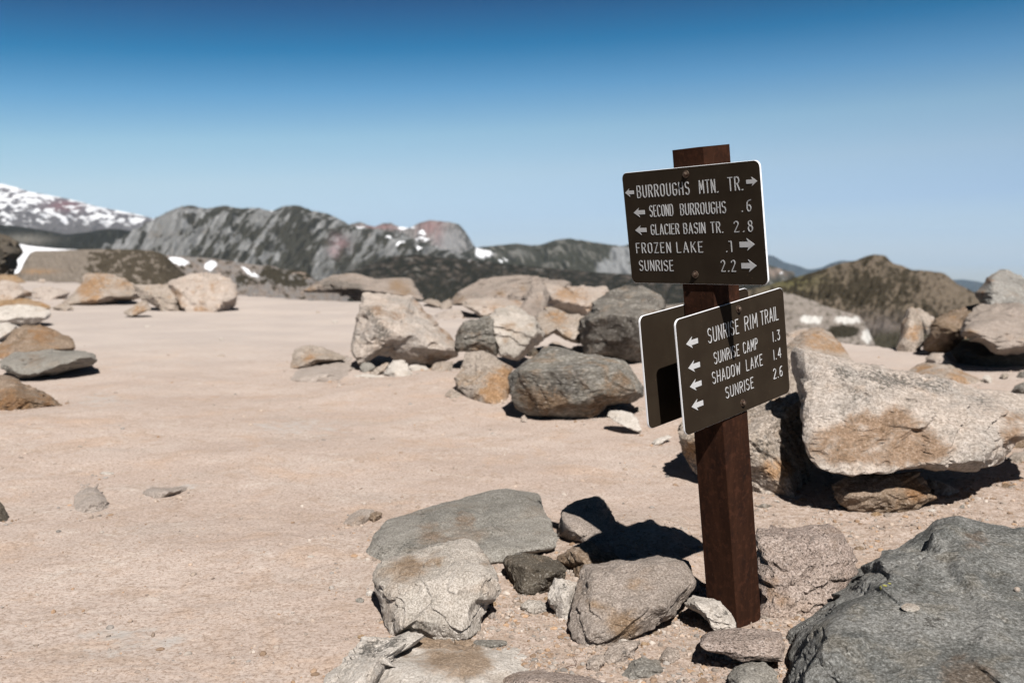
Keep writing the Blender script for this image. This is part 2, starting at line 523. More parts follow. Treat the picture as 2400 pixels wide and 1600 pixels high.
def c_peak(px, py, t, g, g2, u, w):
    c = lerpc((0.21, 0.205, 0.20), VEG, sstep(-0.05, 0.3, g2 + 0.3 * g - 0.1))
    pk = blobs([(1010, 535, 34, 24), (890, 535, 50, 9), (1030, 560, 14, 30)], px, py)
    c = lerpc(c, (0.25, 0.155, 0.15), pk * 0.85)
    c = lerpc(c, (0.25, 0.25, 0.255), blobs([(1055, 575, 34, 34)], px, py) * 0.95)
    c = lerpc(c, SNOW, sstep(0.5, 0.6, blobs([(945, 535, 16, 5), (968, 534, 6, 4), (990, 551, 12, 5), (1000, 566, 9, 5), (1023, 590, 7, 6), (1040, 595, 6, 5), (985, 563, 14, 3)], px, py)))
    s = sstep(1, 4, px - (1113 + 0.0 * py)) * sstep(0, 5, py - (574 + (px - 1113) * 0.62)) * sstep(612, 604, py)
    c = lerpc(c, SNOW, s)
    n = fbm(np.stack([px / 14, py / 4, 0 * px + 8], -1), 3)
    c = lerpc(c, SNOW, sstep(0.22, 0.3, n) * sstep(598, 602, py) * sstep(640, 622, py) * sstep(1040, 1080, px))
    return c


def c_ridge(px, py, t, g, g2, u, w):
    c = lerpc((0.045, 0.045, 0.034), (0.17, 0.165, 0.15), sstep(0.12, 0.45, g2 + 0.2 * g))
    c = lerpc(c, (0.27, 0.28, 0.29), sstep(0.35, 0.6, blobs([(1440, 640, 50, 34), (1455, 600, 30, 26)], px, py)) * (0.8 + 0.2 * g2))
    c = lerpc(c, (0.16, 0.16, 0.15), blobs([(1220, 600, 22, 10)], px, py) * 0.8)
    c = lerpc(c, (0.24, 0.19, 0.16), blobs([(1815, 645, 30, 10)], px, py))
    s = sstep(1, 4, px - 1113) * sstep(0, 4, py - (577 + (px - 1113) * 0.62)) * sstep(612, 604, py)
    c = lerpc(c, SNOW, s)
    c = lerpc(c, SNOW, sstep(0.5, 0.6, blobs([(1400, 564, 22, 2.5), (1185, 612, 6, 3), (1174, 622, 7, 3), (1830, 652, 8, 2)], px, py)))
    return c


def c_slope(px, py, t, g, g2, u, w):
    n = fbm(np.stack([px / 22 + py / 30, py / 7 - px / 60, 0 * px + 5], -1), 4)
    c = lerpc(FOREST, (0.085, 0.07, 0.058), sstep(0.0, 0.3, n))
    c = lerpc(c, (0.19, 0.175, 0.16), 0.8 * sstep(0.25, 0.45, fbm(np.stack([px / 26 + py / 30, py / 12 - px / 50, 0 * px + 55], -1), 3)) * sstep(690, 630, py))
    c = lerpc(c, (0.024, 0.023, 0.016), 0.6 * sstep(660, 700, py))
    c = lerpc(c, SNOW, sstep(0.34, 0.42, n) * sstep(632, 610, py) * sstep(1050, 1090, px) * sstep(1200, 1150, px))
    return c


def c_blue(px, py, t, g, g2, u, w):
    return lerpc((0.030, 0.036, 0.034), (0.06, 0.06, 0.055), g2 + 0.3)


def c_shoulder(px, py, t, g, g2, u, w):
    n = fbm(np.stack([px / 26, py / 16, 0 * px + 5], -1), 5, 0.6)
    fine = fbm(np.stack([px / 6, py / 5, 0 * px + 5], -1), 3, 0.6)
    c = lerpc((0.22, 0.19, 0.165), (0.17, 0.145, 0.12), fine + 0.5)
    shr = sstep(0.0, 0.12, n + 0.3 * fine - 0.12 + 0.32 * sstep(190, 250, px) * sstep(400, 330, px) + 0.5 * sstep(350, 400, px))
    shr *= sstep(180, 210, px)
    c = lerpc(c, (0.055, 0.046, 0.033), shr * 0.9)
    c = lerpc(c, (0.28, 0.19, 0.12), blobs([(90, 640, 40, 6)], px, py))
    return c


def c_snow(px, py, t, g, g2, u, w):
    return lerpc(SNOW, (0.74, 0.75, 0.78), g2)


def c_mid(px, py, t, g, g2, u, w):
    n = fbm(np.stack([px / 20, py / 12, 0 * px + 15], -1), 4, 0.6)
    c = lerpc((0.20, 0.19, 0.185), (0.23, 0.19, 0.165), sstep(-0.3, 0.3, n))
    c = lerpc(c, (0.05, 0.045, 0.035), sstep(0.05, 0.16, n + 0.6 * blobs([(645, 650, 40, 20), (700, 640, 40, 16), (565, 662, 16, 14), (690, 665, 40, 12)], px, py) - 0.1))
    c = lerpc(c, (0.30, 0.24, 0.2), sstep(0.5, 0.7, blobs([(700, 642, 26, 3), (720, 655, 10, 4)], px, py)))
    sn = np.maximum(blobs([(420, 614, 27, 11)], px - 0.3 * (py - 614), py - 0.18 * (px - 420)), blobs([(495, 625, 17, 15)], px + 0.3 * (py - 625), py - 0.12 * (px - 495)))
    sn = np.maximum(sn, np.maximum(blobs([(580, 638, 16, 5)], px, py - 0.75 * (px - 580)), blobs([(601, 650, 9, 6)], px, py - 0.6 * (px - 601))))
    c = lerpc(c, SNOW, sstep(0.42, 0.55, sn + 0.08 * n))
    return c


def c_hill(px, py, t, g, g2, u, w):
    n = fbm(np.stack([px / 17, py / 15, 0 * px + 25], -1), 5, 0.65)
    b = fbm(np.stack([px / 50, py / 60, 0 * px + 21], -1), 3, 0.6)
    c = lerpc((0.105, 0.086, 0.064), (0.175, 0.142, 0.112), n + 0.5)
    c = lerpc(c, (0.10, 0.095, 0.045), blobs([(1850, 660, 80, 30)], px, py) * 0.9)
    dk = sstep(-0.06, 0.12, n + 0.5 * b + 0.22 * blobs([(2030, 690, 120, 60), (1900, 700, 60, 25)], px, py) - 0.35 * blobs([(2220, 690, 60, 40)], px, py))
    c = lerpc(c, (0.034, 0.029, 0.020), dk * 0.92)
    c = lerpc(c, (0.12, 0.105, 0.10), sstep(710, 790, py) * blobs([(2060, 770, 70, 60)], px, py) * 0.9)
    c = lerpc(c, (0.05, 0.046, 0.034), sstep(770, 800, py))
    return c


def c_patch(px, py, t, g, g2, u, w):
    n = fbm(np.stack([px / 14, py / 9, 0 * px + 35], -1), 4, 0.6)
    c = lerpc((0.26, 0.23, 0.21), (0.17, 0.15, 0.13), n + 0.5)
    c = lerpc(c, (0.06, 0.055, 0.04), sstep(0.12, 0.25, n) * 0.7)
    c = lerpc(c, (0.50, 0.49, 0.47), sstep(0.45, 0.62, blobs([(1900, 753, 34, 11), (1985, 753, 42, 11), (2030, 790, 14, 22)], px, py) + 0.6 * n))
    c = lerpc(c, (0.035, 0.032, 0.024), sstep(0.4, 0.6, blobs([(1975, 781, 46, 19)], px, py) + 0.1 * n))
    return c


ridge("distant_blue_ridge", "R", "-400,230 100,160 190,130 250,150 300,190 370,210 450,230 520,260 620,250 700,210 800,180 870,185 940,190 1000,250 1200,330 1600,350 1780,345 1850,342 1950,360 2050,380 2300,400 2900,420",
      21000, 5000, 760, 90, 22, 0, c_blue, 200, 40, 1.2, 20, 0.0015)
ridge("snowy_volcano_slope", "M", "-1400,-250 -400,-20 -50,75 0,88 100,110 180,140 400,180 560,215 640,240 760,265 900,290 1000,315 1060,330 1150,380 1300,500",
      7200, 1800, [(-500, 600), (500, 600)], 60, 26, 0.9, c_volcano, 360, 120, 1.6, 16, 0.006)
ridge("distant_peak", "N", "400,420 560,390 640,370 720,352 780,380 830,385 870,362 930,360 980,385 1060,395 1100,372 1130,358 1200,340 1290,350 1350,356 1400,370 1440,415 1480,480 1500,515 1560,560 1650,600 1800,640",
      5200, 1300, 720, 45, 18, 0.2, c_peak, 300, 100, 2.6, 8, 0.01)
ridge("rocky_ridge", "N", "1300,620 1440,560 1500,530 1560,525 1650,515 1800,500 1900,515 1960,510 2050,480 2140,465 2250,480 2352,496 2450,510 2530,520 2600,495 2800,520 3200,560 3500,640 3700,700",
      4300, 1200, 740, 50, 26, -0.5, c_ridge, 300, 100, 2.0, 14, 0.01)
ridge("forested_valley_side", "M", "-1200,340 -50,368 100,380 300,410 450,440 600,425 700,405 800,400 1000,430 1200,500",
      4600, 900, 640, 24, 12, 0.3, c_forestfar, 200, 50, 1.2, 9, 0.01)
ridge("eroded_mountain_ridge", "M", "700,560 750,530 900,440 1000,370 1070,330 1170,275 1250,245 1310,238 1420,262 1550,240 1650,260 1780,255 1870,280 1950,245 2050,238 2150,275 2270,300 2364,345 2420,380 2530,392 2610,400 2720,425 2850,470 3000,520 3200,590 3400,660 3700,740",
      3500, 1100, [(200, 600), (600, 720), (1300, 760)], 48, 26, 0.75, c_main, 580, 180, 3.6, 11, 0.012)
ridge("dark_forest_slope", "N", "420,780 620,700 800,640 950,590 1100,575 1250,590 1500,615 1700,640 2000,668 2352,700 2700,720 3100,740 3500,760",
      2600, 900, 860, 20, 20, 0.3, c_slope, 300, 80, 1.6, 10, 0.02)
ridge("rocky_brown_hill", "R", "-400,560 -100,470 60,420 180,395 250,370 400,330 600,270 800,205 920,185 1000,150 1080,130 1180,140 1210,180 1250,210 1310,222 1400,262 1500,265 1660,285 1720,320 1780,380 1850,410 1950,460 2050,520 2150,580 2400,700",
      420, 130, 950, 4.0, 18, 0.1, c_hill, 360, 170, 1.8, 8, 0.12, vs=0.9)
ridge("stony_bench", "R", "-700,560 -200,520 100,480 250,440 400,470 560,520 700,580 850,620 960,650 1010,720 1060,830 1120,960",
      130, 16, 900, 0.8, 14, 0.1, c_patch, 240, 110, 1.6, 8, 0.4, vs=0.9)
ridge("snow_field", "M", "-300,455 -20,472 50,476 120,500 200,518 400,538 570,546 700,570 900,640",
      190, 30, 700, 0.5, 40, 0.1, c_snow, 140, 40, 0.6, 20, 0.05, vs=0.9)
ridge("hummocky_far_slope", "M", "900,640 1050,590 1150,582 1250,590 1380,598 1500,610 1600,625 1700,640 1800,652 1860,650 1950,680 2100,690 2160,740 2250,800 2400,880",
      230, 45, 730, 1.4, 16, 0.4, c_mid, 320, 110, 1.6, 8, 0.3, vs=0.9)
ridge("brown_shoulder", "M", "60,720 140,700 155,650 190,590 215,560 250,552 400,550 600,542 800,540 950,545 1060,552 1130,575 1200,640 1270,715 1320,760",
      150, 22, 700, 0.8, 18, 0.1, c_shoulder, 300, 110, 1.2, 8, 0.4, vs=0.9)
k = N("valley_floor_surface", 1.0, 0.03)
k.color((0.035, 0.038, 0.028))
vf = mesh_obj("valley_floor", [(-16000, -3000, -900), (16000, -3000, -900), (16000, 19000, -900), (-16000, 19000, -900)], [[0, 1, 2, 3]], k.m)
tag(vf, kind="structure")

# ------------------------------------------------------------------ rocks
GROUP = "rocks lying on the dusty plateau"


def ray_poly(c, ang, poly):
    """Largest distance from c along each angle to the polygon outline."""
    d = np.stack([np.cos(ang), np.sin(ang)], -1)
    R = np.zeros(len(ang))
    n = len(poly)
    for i in range(n):
        a, b = poly[i] - c, poly[(i + 1) % n] - c
        e = b - a
        den = d[:, 0] * e[1] - d[:, 1] * e[0]
        den = np.where(np.abs(den) < 1e-9, 1e-9, den)
        t = (a[0] * e[1] - a[1] * e[0]) / den
        s = (a[0] * d[:, 1] - a[1] * d[:, 0]) / den
        ok = (s >= -1e-6) & (s <= 1 + 1e-6) & (t > 0)
        R = np.where(ok & (t > R), t, R)
    return R


def hull_planes(P):
    bm = bmesh.new()
    for q in P: bm.verts.new(q)
    r = bmesh.ops.convex_hull(bm, input=bm.verts)
    pl, vs = [], set()
    for f in bm.faces:
        f.normal_update()
        if f.calc_area() < 1e-9: continue
        n = np.array(f.normal)
        pl.append((n, float(n @ np.array(f.verts[0].co))))
        for v in f.verts: vs.add(v.co[:])
    bm.free()
    c = np.mean(np.array(list(vs)), 0)
    out = []
    for n, d in pl:
        if d - n @ c < 0: n, d = -n, -d
        if all(not (n @ m > 0.995 and abs(d - e) < 0.03) for m, e in out): out.append((n, d))
    return out, c, np.array(list(vs))


NROCK = [0]
FEET = []


def rock(view, outline, label, mat, cat="rock", name=None, T=None, lift=0.0, ridge="", fb=0.0, ft=0.8, chips=5, soft=110, rough=1.0,
         stain_shade="", lichen="", seed=None, Dadd=0.0, strata=0.0, level=None, gy=None):
    NROCK[0] += 1
    seed = NROCK[0] if seed is None else seed
    r_ = np.random.default_rng(seed * 7 + 1)
    raw = parse(view, outline)
    poly = np.array([q[:2] for q in raw])
    y1, y0 = poly[:, 1].max(), poly[:, 1].min()
    if lift <= 0.05 and np.ptp(poly[:, 0]) > 30: FEET.append(poly)
    wpx = np.ptp(poly[:, 0]); hpx = y1 - y0
    if gy is not None:
        Dc = float(gdepth(0, VIEWS[view][1] + gy / VIEWS[view][2], lift))
    else:
        Dc = float(gdepth(0, y1, lift))
    Dc += Dadd
    wm = wpx / FPX * Dc
    if T is None: T = 0.75 * min(wm, 1.6 * hpx / FPX * Dc * 1.6)
    D0 = Dc - fb * T
    il, ir = poly[:, 0].argmin(), poly[:, 0].argmax()
    yl = np.interp(poly[:, 0], [poly[il, 0], poly[ir, 0]], [poly[il, 1], poly[ir, 1]])
    pts = []
    for i, q in enumerate(raw):
        x, y = q[:2]
        if len(q) > 2:
            z = D0 + q[2] * T
        elif y > yl[i] or i in (il, ir) and y > y0 + 0.7 * hpx:
            zg = float(gdepth(x, y, lift)) + Dadd
            z = min(max(zg, D0), D0 + T * 0.45) if fb == 0 else D0 + fb * T
        else:
            z = D0 + ft * T * np.clip((y1 - y) / hpx, 0.25, 1) ** 0.8
        z = max(z, 0.3)
        pts.append(at(x, y, z))
        cx, cy = poly.mean(0)
        pts.append(at(cx + (x - cx) * 0.82, cy + (y - cy) * 0.82, z + T * (0.45 + 0.25 * r_.random())))
        if lift == 0 and y > yl[i] and fb == 0:
            w = at(x, y, z); w[2] -= 0.07 * min(1, hpx / 60); w[1] += 0.06 * T
            pts.append(w)
    rp = parse(view, ridge)
    for q in rp: pts.append(at(q[0], q[1], D0 + q[2] * T))
    if not rp:
        cx, cy = poly.mean(0)
        for _ in range(3):
            a = r_.uniform(-0.25, 0.25) * wpx; b = r_.uniform(-0.05, 0.3) * hpx
            pts.append(at(cx + a, cy + b, D0 + r_.uniform(-0.02, 0.12) * T))
    P = np.array(pts)
    org = P.mean(0)
    S = np.ptp(P, axis=0) / 2 + 1e-6
    Q = (P - org) / S
    planes, c, hv = hull_planes(Q)
    n = np.array([p[0] for p in planes]); d = np.array([p[1] for p in planes]) - n @ c
    for _ in range(chips):
        m = r_.normal(size=3); m /= np.linalg.norm(m)
        sup = ((hv - c) @ m).max()
        n = np.vstack([n, m]); d = np.append(d, sup * r_.uniform(0.84, 0.96))
    d = np.maximum(d, 0.06)
    lev = level or (7 if wpx > 700 else 6 if wpx > 265 else 5 if wpx > 85 else 4 if wpx > 28 else 3)
    U, F = ico(lev)
    acc = np.zeros(len(U))
    for a, b in zip(n, d):
        acc += np.maximum(U @ a / b, 0) ** soft
    r = acc ** (-1 / soft)
    V = (U * r[:, None] + c) * S + org
    # silhouette fitted to the outline of the stone
    px, py, z = proj(V)
    cen = poly.mean(0)
    ang = np.arctan2(py - cen[1], px - cen[0]); rr = np.hypot(px - cen[0], py - cen[1])
    nb = 200
    bins = ((ang + math.pi) / (2 * math.pi) * nb).astype(int) % nb
    vis = V[:, 2] > -0.01
    Rm = np.zeros(nb)
    np.maximum.at(Rm, bins[vis], rr[vis])
    ba = (np.arange(nb) + 0.5) / nb * 2 * math.pi - math.pi
    Rt = ray_poly(cen, ba, poly)
    good = (Rm > 0) & (Rt > 0)
    ratio = np.where(good, Rt / np.maximum(Rm, 1e-6), 1.0)
    ratio = np.clip(ratio, 0.55, 1.35)
    ratio = np.convolve(np.concatenate([ratio[-1:], ratio, ratio[:1]]), [0.25, 0.5, 0.25], 'valid')
    rv = np.interp(ang, np.concatenate([[ba[-1] - 2 * math.pi], ba, [ba[0] + 2 * math.pi]]), np.concatenate([[ratio[-1]], ratio, [ratio[0]]]))
    V = at(cen[0] + (px - cen[0]) * rv, cen[1] + (py - cen[1]) * rv, z)
    # surface relief
    size = float(np.mean(S)) * 2
    sd = seed * 13.7
    nrm = V - (c * S + org)
    nrm /= np.linalg.norm(nrm, axis=1)[:, None]
    q = V / size
    qq = q + sd
    rel = 0.008 * fbm(qq * 3.0, 3, 0.5) + 0.034 * (fbm(qq * 4.3 + 3, 5, 0.58, ridged=True) - 0.2)
    # chipped steps: small flat terraces cut into the faces
    ax_ = r_.normal(size=3); ax_[2] += 1.5; ax_ /= np.linalg.norm(ax_)
    lay = qq @ ax_ * 7 + 1.6 * fbm(qq * 2.2 + 5, 3)
    fr = lay - np.floor(lay)
    rel = rel + (0.030 + strata) * (sstep(0.43, 0.57, fr) - fr)
    if lev >= 5: rel = rel + 0.009 * fbm(qq * 20, 4, 0.7)
    st = fbm(np.stack([qq[:, 0] * 1.2, qq[:, 1] * 1.2, qq[:, 2] * 16], -1), 3, 0.6)
    rel = rel + (0.005 + strata) * st
    if lev >= 5:
        for j_, (fq, dp) in enumerate(((1.7, 0.014), (3.3, 0.009))):
            cr = fbm(qq * fq + 40 + 9 * j_, 4, 0.55)
            rel = rel - dp * np.exp(-(cr / 0.022) ** 2)
    V = V + nrm * (rel * size * rough)[:, None]
    px, py, _ = proj(V)
    def mk(s):
        if not s: return np.zeros(len(V))
        k_ = VIEWS[view][2]
        a = np.zeros_like(px)
        for q_ in parse(view, s):
            rx = q_[2] * 1.35 / k_
            a += 0.75 * np.exp(-(((px - q_[0]) / rx) ** 2 + ((py - q_[1]) / (rx * 0.75)) ** 2))
        return np.minimum(a, 0.95)
    o_z = max(V[:, 2].min(), 0) if lift else 0.0
    o = mesh_obj(name or ("boulder" if cat == "boulder" else "stone" if cat == "stone" else "rock"), V, F, MATS[mat],
                 origin=(float(org[0]), float(org[1]), float(o_z)), attrs=dict(stain_shade=mk(stain_shade), lichen=mk(lichen)), sharp=24)
    tag(o, label, cat, GROUP)
    return o


def pebble(view, x, y, rx, ry, label, mat):
    a = np.linspace(0, 2 * math.pi, 9)[:-1] + NROCK[0]
    r_ = np.random.default_rng(NROCK[0] + 500)
    s = " ".join("%.1f,%.1f" % (x + rx * math.cos(t) * r_.uniform(0.8, 1.1), y + ry * math.sin(t) * r_.uniform(0.8, 1.1)) for t in a)
    x0, y0, k_ = VIEWS[view]
    h = 0.0
    for _ in range(3):                    # settle the pebble on the dirt where it lies
        q = at(x0 + x / k_, y0 + (y + ry) / k_, float(gdepth(0, y0 + (y + ry) / k_, h)))
        h = float(ground_h(np.array([q[0]]), np.array([q[1]]))[0])
    return rock(view, s, label, mat, "stone", chips=6, soft=14, lift=h - 0.003)


# --- far rim and left side
rock("A", "-60,190 40,175 150,180 240,240 150,250 -60,245", "low orange rock farthest back on the left edge, below the dark outcrop", "orange", T=1.2)
rock("A", "-60,240 60,235 150,250 230,310 290,330 290,370 200,380 100,400 -60,400", "pale slab behind the orange flat slab at the left edge", "pink", T=1.0, stain_shade="260,350,50 60,395,50")
rock("A", "-60,400 100,400 250,395 370,420 450,450 465,490 300,480 150,460 0,470 -60,470", "thin orange slab lying behind the white slab at the left edge", "orange", T=0.6)
rock("A", "-60,475 0,465 100,450 250,455 380,470 450,490 470,540 430,580 340,610 200,622 100,605 -60,612", "flat whitish slab at the left edge with a dark shadow at its right end", "white", T=0.8, lift=0.04, ridge="200,560,0 380,560,0.05", fb=0.2)
rock("A", "600,455 560,440 640,370 740,270 820,170 900,160 960,180 1050,190 1160,210 1220,260 1280,340 1290,380 1200,410 1080,410 960,430 850,440 700,455", "orange brown mound on the plateau left of the big pale block", "tan", "boulder", T=2.0, stain_shade="900,220,110 760,300,60 1150,260,60 850,400,80", ft=0.9)
rock("A", "1230,260 1400,270 1480,270 1560,260 1640,300 1650,400 1640,505 1500,510 1420,450 1300,400", "greyish pile of rock leaning on the left of the big pale block", "tan", T=0.9)
rock("A", "1545,240 1700,190 1850,165 2000,185 2100,210 2160,260 2170,380 2160,440 2110,490 2000,505 1900,512 1700,512 1640,480 1610,400 1570,300", "big pale pinkish block standing on the plateau below the mountain ridge", "pink", "boulder", T=1.6, ridge="1640,300,0.1 1680,480,0 2000,480,0 2100,260,0.3", stain_shade="1620,330,50 1640,440,50 1980,280,60 1850,505,70", ft=0.6, chips=8)
rock("A", "1130,520 1200,480 1310,410 1350,430 1385,490 1240,545 1210,550", "small brown angular rock left of the foot of the big pale block", "tan", T=0.5, lift=0.03, stain_shade="1290,490,60")
pebble("A", 385, 228, 36, 22, "small pale stone between the snow patch and the orange mound", "pink")
rock("A", "-80,850 0,820 60,770 130,690 220,645 330,650 440,660 510,690 540,720 620,735 670,770 690,830 680,862 560,900 400,910 230,910 100,940 0,965 -80,965", "brown boulder behind the flat grey slab on the left", "brown", "boulder", T=1.0, stain_shade="400,720,130 20,880,90", ridge="280,760,0.15 240,900,0 540,860,0.1", ft=0.7)
rock("A", "10,980 60,930,0.8 150,880,0.9 230,885,0.95 400,875,1 600,870,1 800,875,0.9 860,900,0.8 880,970,0.5 840,1010,0.5 700,1030,0.45 600,1060,0.4 500,1080,0.35 430,1070,0.4 330,1115,0.25 200,1112,0.2 120,1080,0.25 30,1030,0.3",
     "flat grey slab with a dark undercut edge lying before the brown boulder on the left", "cool", T=0.85, lift=0.05, fb=0.2, ridge="200,1085,0 330,1075,0 430,1035,0.05 600,965,0.15 760,930,0.2 850,925,0.35 80,1010,0.15", stain_shade="300,960,90")
rock("A", "-100,1110 0,1098 120,1110 190,1150 210,1200 320,1225 430,1275 520,1335 600,1385 480,1400 330,1390 280,1450 200,1480 100,1470 0,1440 -100,1440", "rusty brown half-buried rock at the left edge below the flat grey slab", "brown", "boulder", T=1.0, stain_shade="100,1300,150 60,1420,100 420,1340,90", ft=0.9)
rock("L", "-80,1400 0,1400 25,1440 60,1500 40,1525 0,1530 -80,1530", "dark stone cut off by the left edge on the open dirt", "darkb", T=0.2)
rock("B", "230,300 300,240 420,170 550,120 640,80 850,70 1000,90 1150,125 1250,120 1400,110 1550,110 1620,200 1700,300 1730,375 1600,370 1300,350 1000,340 940,362 870,340 700,300 500,285", "long dark brown boulder on the rim before the forested slope", "mauve", "boulder", T=2.6, ridge="600,180,0.25 900,170,0.35 1000,260,0.05 1300,290,0.0 1560,330,0.05", stain_shade="300,280,120 1400,180,80 1500,300,120", lichen="650,190,110 850,220,110 950,260,70 560,200,60", ft=0.8)
rock("B", "870,960 890,770,0.35 940,640,0.4 970,560,0.45 960,500,0.5 990,380,0.7 1010,320,0.8 1050,310,0.9 1300,320,1 1600,360,1 1700,470,1 1850,620,0.9 2000,760,0.75 2120,880,0.6 2130,960,0.4 2140,1060,0.45 2050,1110,0.45 1850,1150,0.4 1700,1170,0.35 1550,1150,0.3 1400,1100,0.35 1300,1010,0.4 1200,1000,0.35 1130,1080,0.3 1060,1130,0.25 960,1170,0.2 910,1080,0.25 890,1000,0.3",
     "large angular pale boulder with an orange streak and a flat dark underside", "slab", "boulder", T=1.1, lift=0.0, gy=1290, ridge="1360,790,0 1060,470,0.4 2100,1000,0.25 1320,900,0.02 1380,800,0 1900,900,0.18 1240,560,0.3", stain_shade="1640,400,45 1720,490,45 1800,580,45 1880,670,45 1960,750,45 2040,830,45 2090,890,45 1400,580,70 1170,500,90 1700,1120,70 1850,1110,60 2000,1080,60", lichen="1100,560,60 1150,640,70 1230,740,80 1050,500,50 1300,800,70 1180,820,60", chips=3, soft=90)
rock("B", "110,1240 120,1130 170,990 250,960 400,950 600,1000 750,1060 780,1110 500,1150 350,1190 200,1235", "half-buried tan rock on the open dirt left of the angular pale boulder", "tan", T=0.8, stain_shade="330,1090,80 150,1200,50")
rock("B", "-60,1310 100,1250 400,1165 700,1090 880,1080 920,1250 900,1420 700,1450 400,1480 0,1440", "low smooth pinkish hump of bedrock before the half-buried tan rock", "hump", T=2.4, rough=0.4, ft=1.0, lift=-0.07, chips=0)
rock("L", "425,1400 450,1330 520,1280 600,1262 690,1290 750,1370 770,1440 700,1490 600,1510 480,1480", "pale grey stone worn flush with the trail in the left foreground", "hump", "stone", T=0.85, ft=1.0, lift=-0.03, rough=0.15, chips=0)
rock("L", "930,1350 980,1310 1060,1290 1180,1300 1300,1280 1310,1330 1200,1360 1060,1400", "second flush grey stone, right of the first in the left foreground", "hump", "stone", T=0.45, ft=1.0, lift=-0.03, rough=0.5, chips=0)
rock("B", "960,1200 1000,1150 1080,1150 1150,1200 1100,1270 1000,1285", "blue grey rounded stone under the angular pale boulder", "cool", "stone", T=0.2)
rock("B", "1060,1310 1150,1220 1280,1150 1310,1170 1250,1250 1120,1318", "narrow tilted splinter of stone leaning beside the white rock", "tan", "stone", T=0.12)
rock("B", "1260,1280 1320,1180 1380,1130 1480,1118 1540,1180 1560,1230 1610,1290 1590,1340 1400,1345 1300,1313", "bright white rock under the angular pale boulder", "white", T=0.3)
rock("B", "1550,1200 1600,1175 1750,1190 1830,1250 1700,1275 1580,1255", "low white stone right of the bright white rock", "white", "stone", T=0.2)
rock("B", "1830,1240 1870,1160 1950,1140 2080,1145 2090,1210 2060,1285 1900,1285", "pinkish brown stone right of the low white stone", "tan", "stone", T=0.25)
rock("B", "890,1300 1050,1290 1250,1310 1250,1340 1050,1345 900,1330", "thin pale flake of stone flat before the blue grey stone", "white", "stone", T=0.12)
rock("B", "1740,400 1800,370 1900,385 1960,430 1940,470 1800,440", "small pale lump on the rim between the dark boulder and the arched boulder", "tan", T=1.0)
rock("A", "300,300 420,285 560,300 650,330 600,390 400,405 300,375", "low pale plate left of the orange brown mound", "hump", T=1.0, lift=-0.03, chips=1)
rock("A", "-60,630 60,622 160,640 130,700 40,770 -60,800", "bluish white plate between the flat whitish slab and the brown boulder", "white", T=0.7, lift=-0.02, chips=1)
rock("A", "480,470 560,440 640,450 680,480 600,500 500,495", "thin tan plate at the left foot of the orange brown mound", "tan", "stone", T=0.4)
# --- centre group
rock("C", "-100,560 20,510 180,500 330,540 380,580 260,610 60,620 -80,610", "low tan shelf of rock left of the rough-faced block", "hump", T=1.2, lift=-0.03)
rock("C", "1000,1010 1090,960 1180,980 1190,1050 1080,1090", "small dark stone in the gap beneath the pale grey block", "darkb", "stone", T=0.3)
rock("C", "1280,930 1340,890 1420,900 1440,940 1350,960", "small pink chunk in the gap under the tan wedged rock", "pink", "stone", T=0.25)
rock("D", "-20,560 40,520 110,560 130,620 60,650 -10,630", "tan chunk left of the orange sided sloping rock", "tan", T=0.3)
rock("D", "20,400 70,385 110,420 90,470 40,460", "small dark chunk in the gap left of the orange sided sloping rock", "mauve", "stone", T=0.2)
rock("D", "1690,700 1740,680 1800,690 1820,730 1760,745", "reddish chunk right of the white angular stone", "tan", "stone", T=0.12)
rock("E", "2235,830 2290,790 2352,780 2400,800 2400,860 2300,870", "tan chunk on the grit below the right end of the big pale slab", "tan", T=0.25)
rock("E", "1985,1098 2020,1072 2080,1080 2105,1105 2050,1128", "small pale chunk on the grit right of the propping rock", "pink", "stone", T=0.08)
rock("E", "2180,1010 2230,985 2290,1000 2300,1030 2230,1045", "small brown chunk on the grit at the right edge", "brown", "stone", T=0.08)
rock("C", "-40,450 10,390 80,370 100,450 60,490 -30,490", "small pale rock at the left foot of the arched boulder on the rim", "tan", T=0.8)
rock("C", "90,450 100,370 200,280 350,180 450,130 620,110 800,95 1000,90 1280,110 1300,140 1440,125 1530,160 1560,220 1400,300 1000,420 600,420 300,460", "broad arched grey boulder highest on the rim behind the rock pile", "mauve", "boulder", T=2.4, ridge="680,350,0.05 640,280,0.15 1000,360,0", stain_shade="200,400,90 700,300,60 980,250,50", lichen="400,320,60", ft=0.9)
rock("C", "220,430 290,370 400,368 700,370 1000,390 980,450 800,520 500,585 430,570 350,510 260,465", "pale pink flat rock in front of the arched boulder", "pink", T=1.2, fb=0.15, lift=0.03, ridge="450,560,0 300,450,0.05 800,500,0", stain_shade="650,500,100 900,400,60")
rock("C", "1240,190 1400,200 1500,250 1560,225 1700,222 1850,230 1950,205 2000,240 2030,290 1950,400 1870,470 1790,590,0.3 1735,590,0.3 1650,560,0.45 1500,560,0.5 1300,500,0.5 1250,480,0.5 1270,360,0.4", "light rock with an orange top and a dark hollow beneath, behind the rock pile", "pink", "boulder", T=1.5, gy=640, ridge="1290,355,0.15 1500,380,0.1 1650,450,0.05 1740,470,0.0 1880,430,0.05 1750,560,0.1", stain_shade="1600,330,130 1820,500,70 1450,290,80", chips=4, soft=78)
rock("C", "930,510 980,420 1050,280 1100,200 1190,180 1230,210 1280,340 1250,460 1190,540 1140,595 1000,590", "grey brown block leaning between the arched boulder and the cavity rock", "mauve", T=0.7, Dadd=-2.0, fb=0.1, ridge="1190,300,0.2 1180,500,0.1 1030,380,0.1", lichen="1180,420,50")
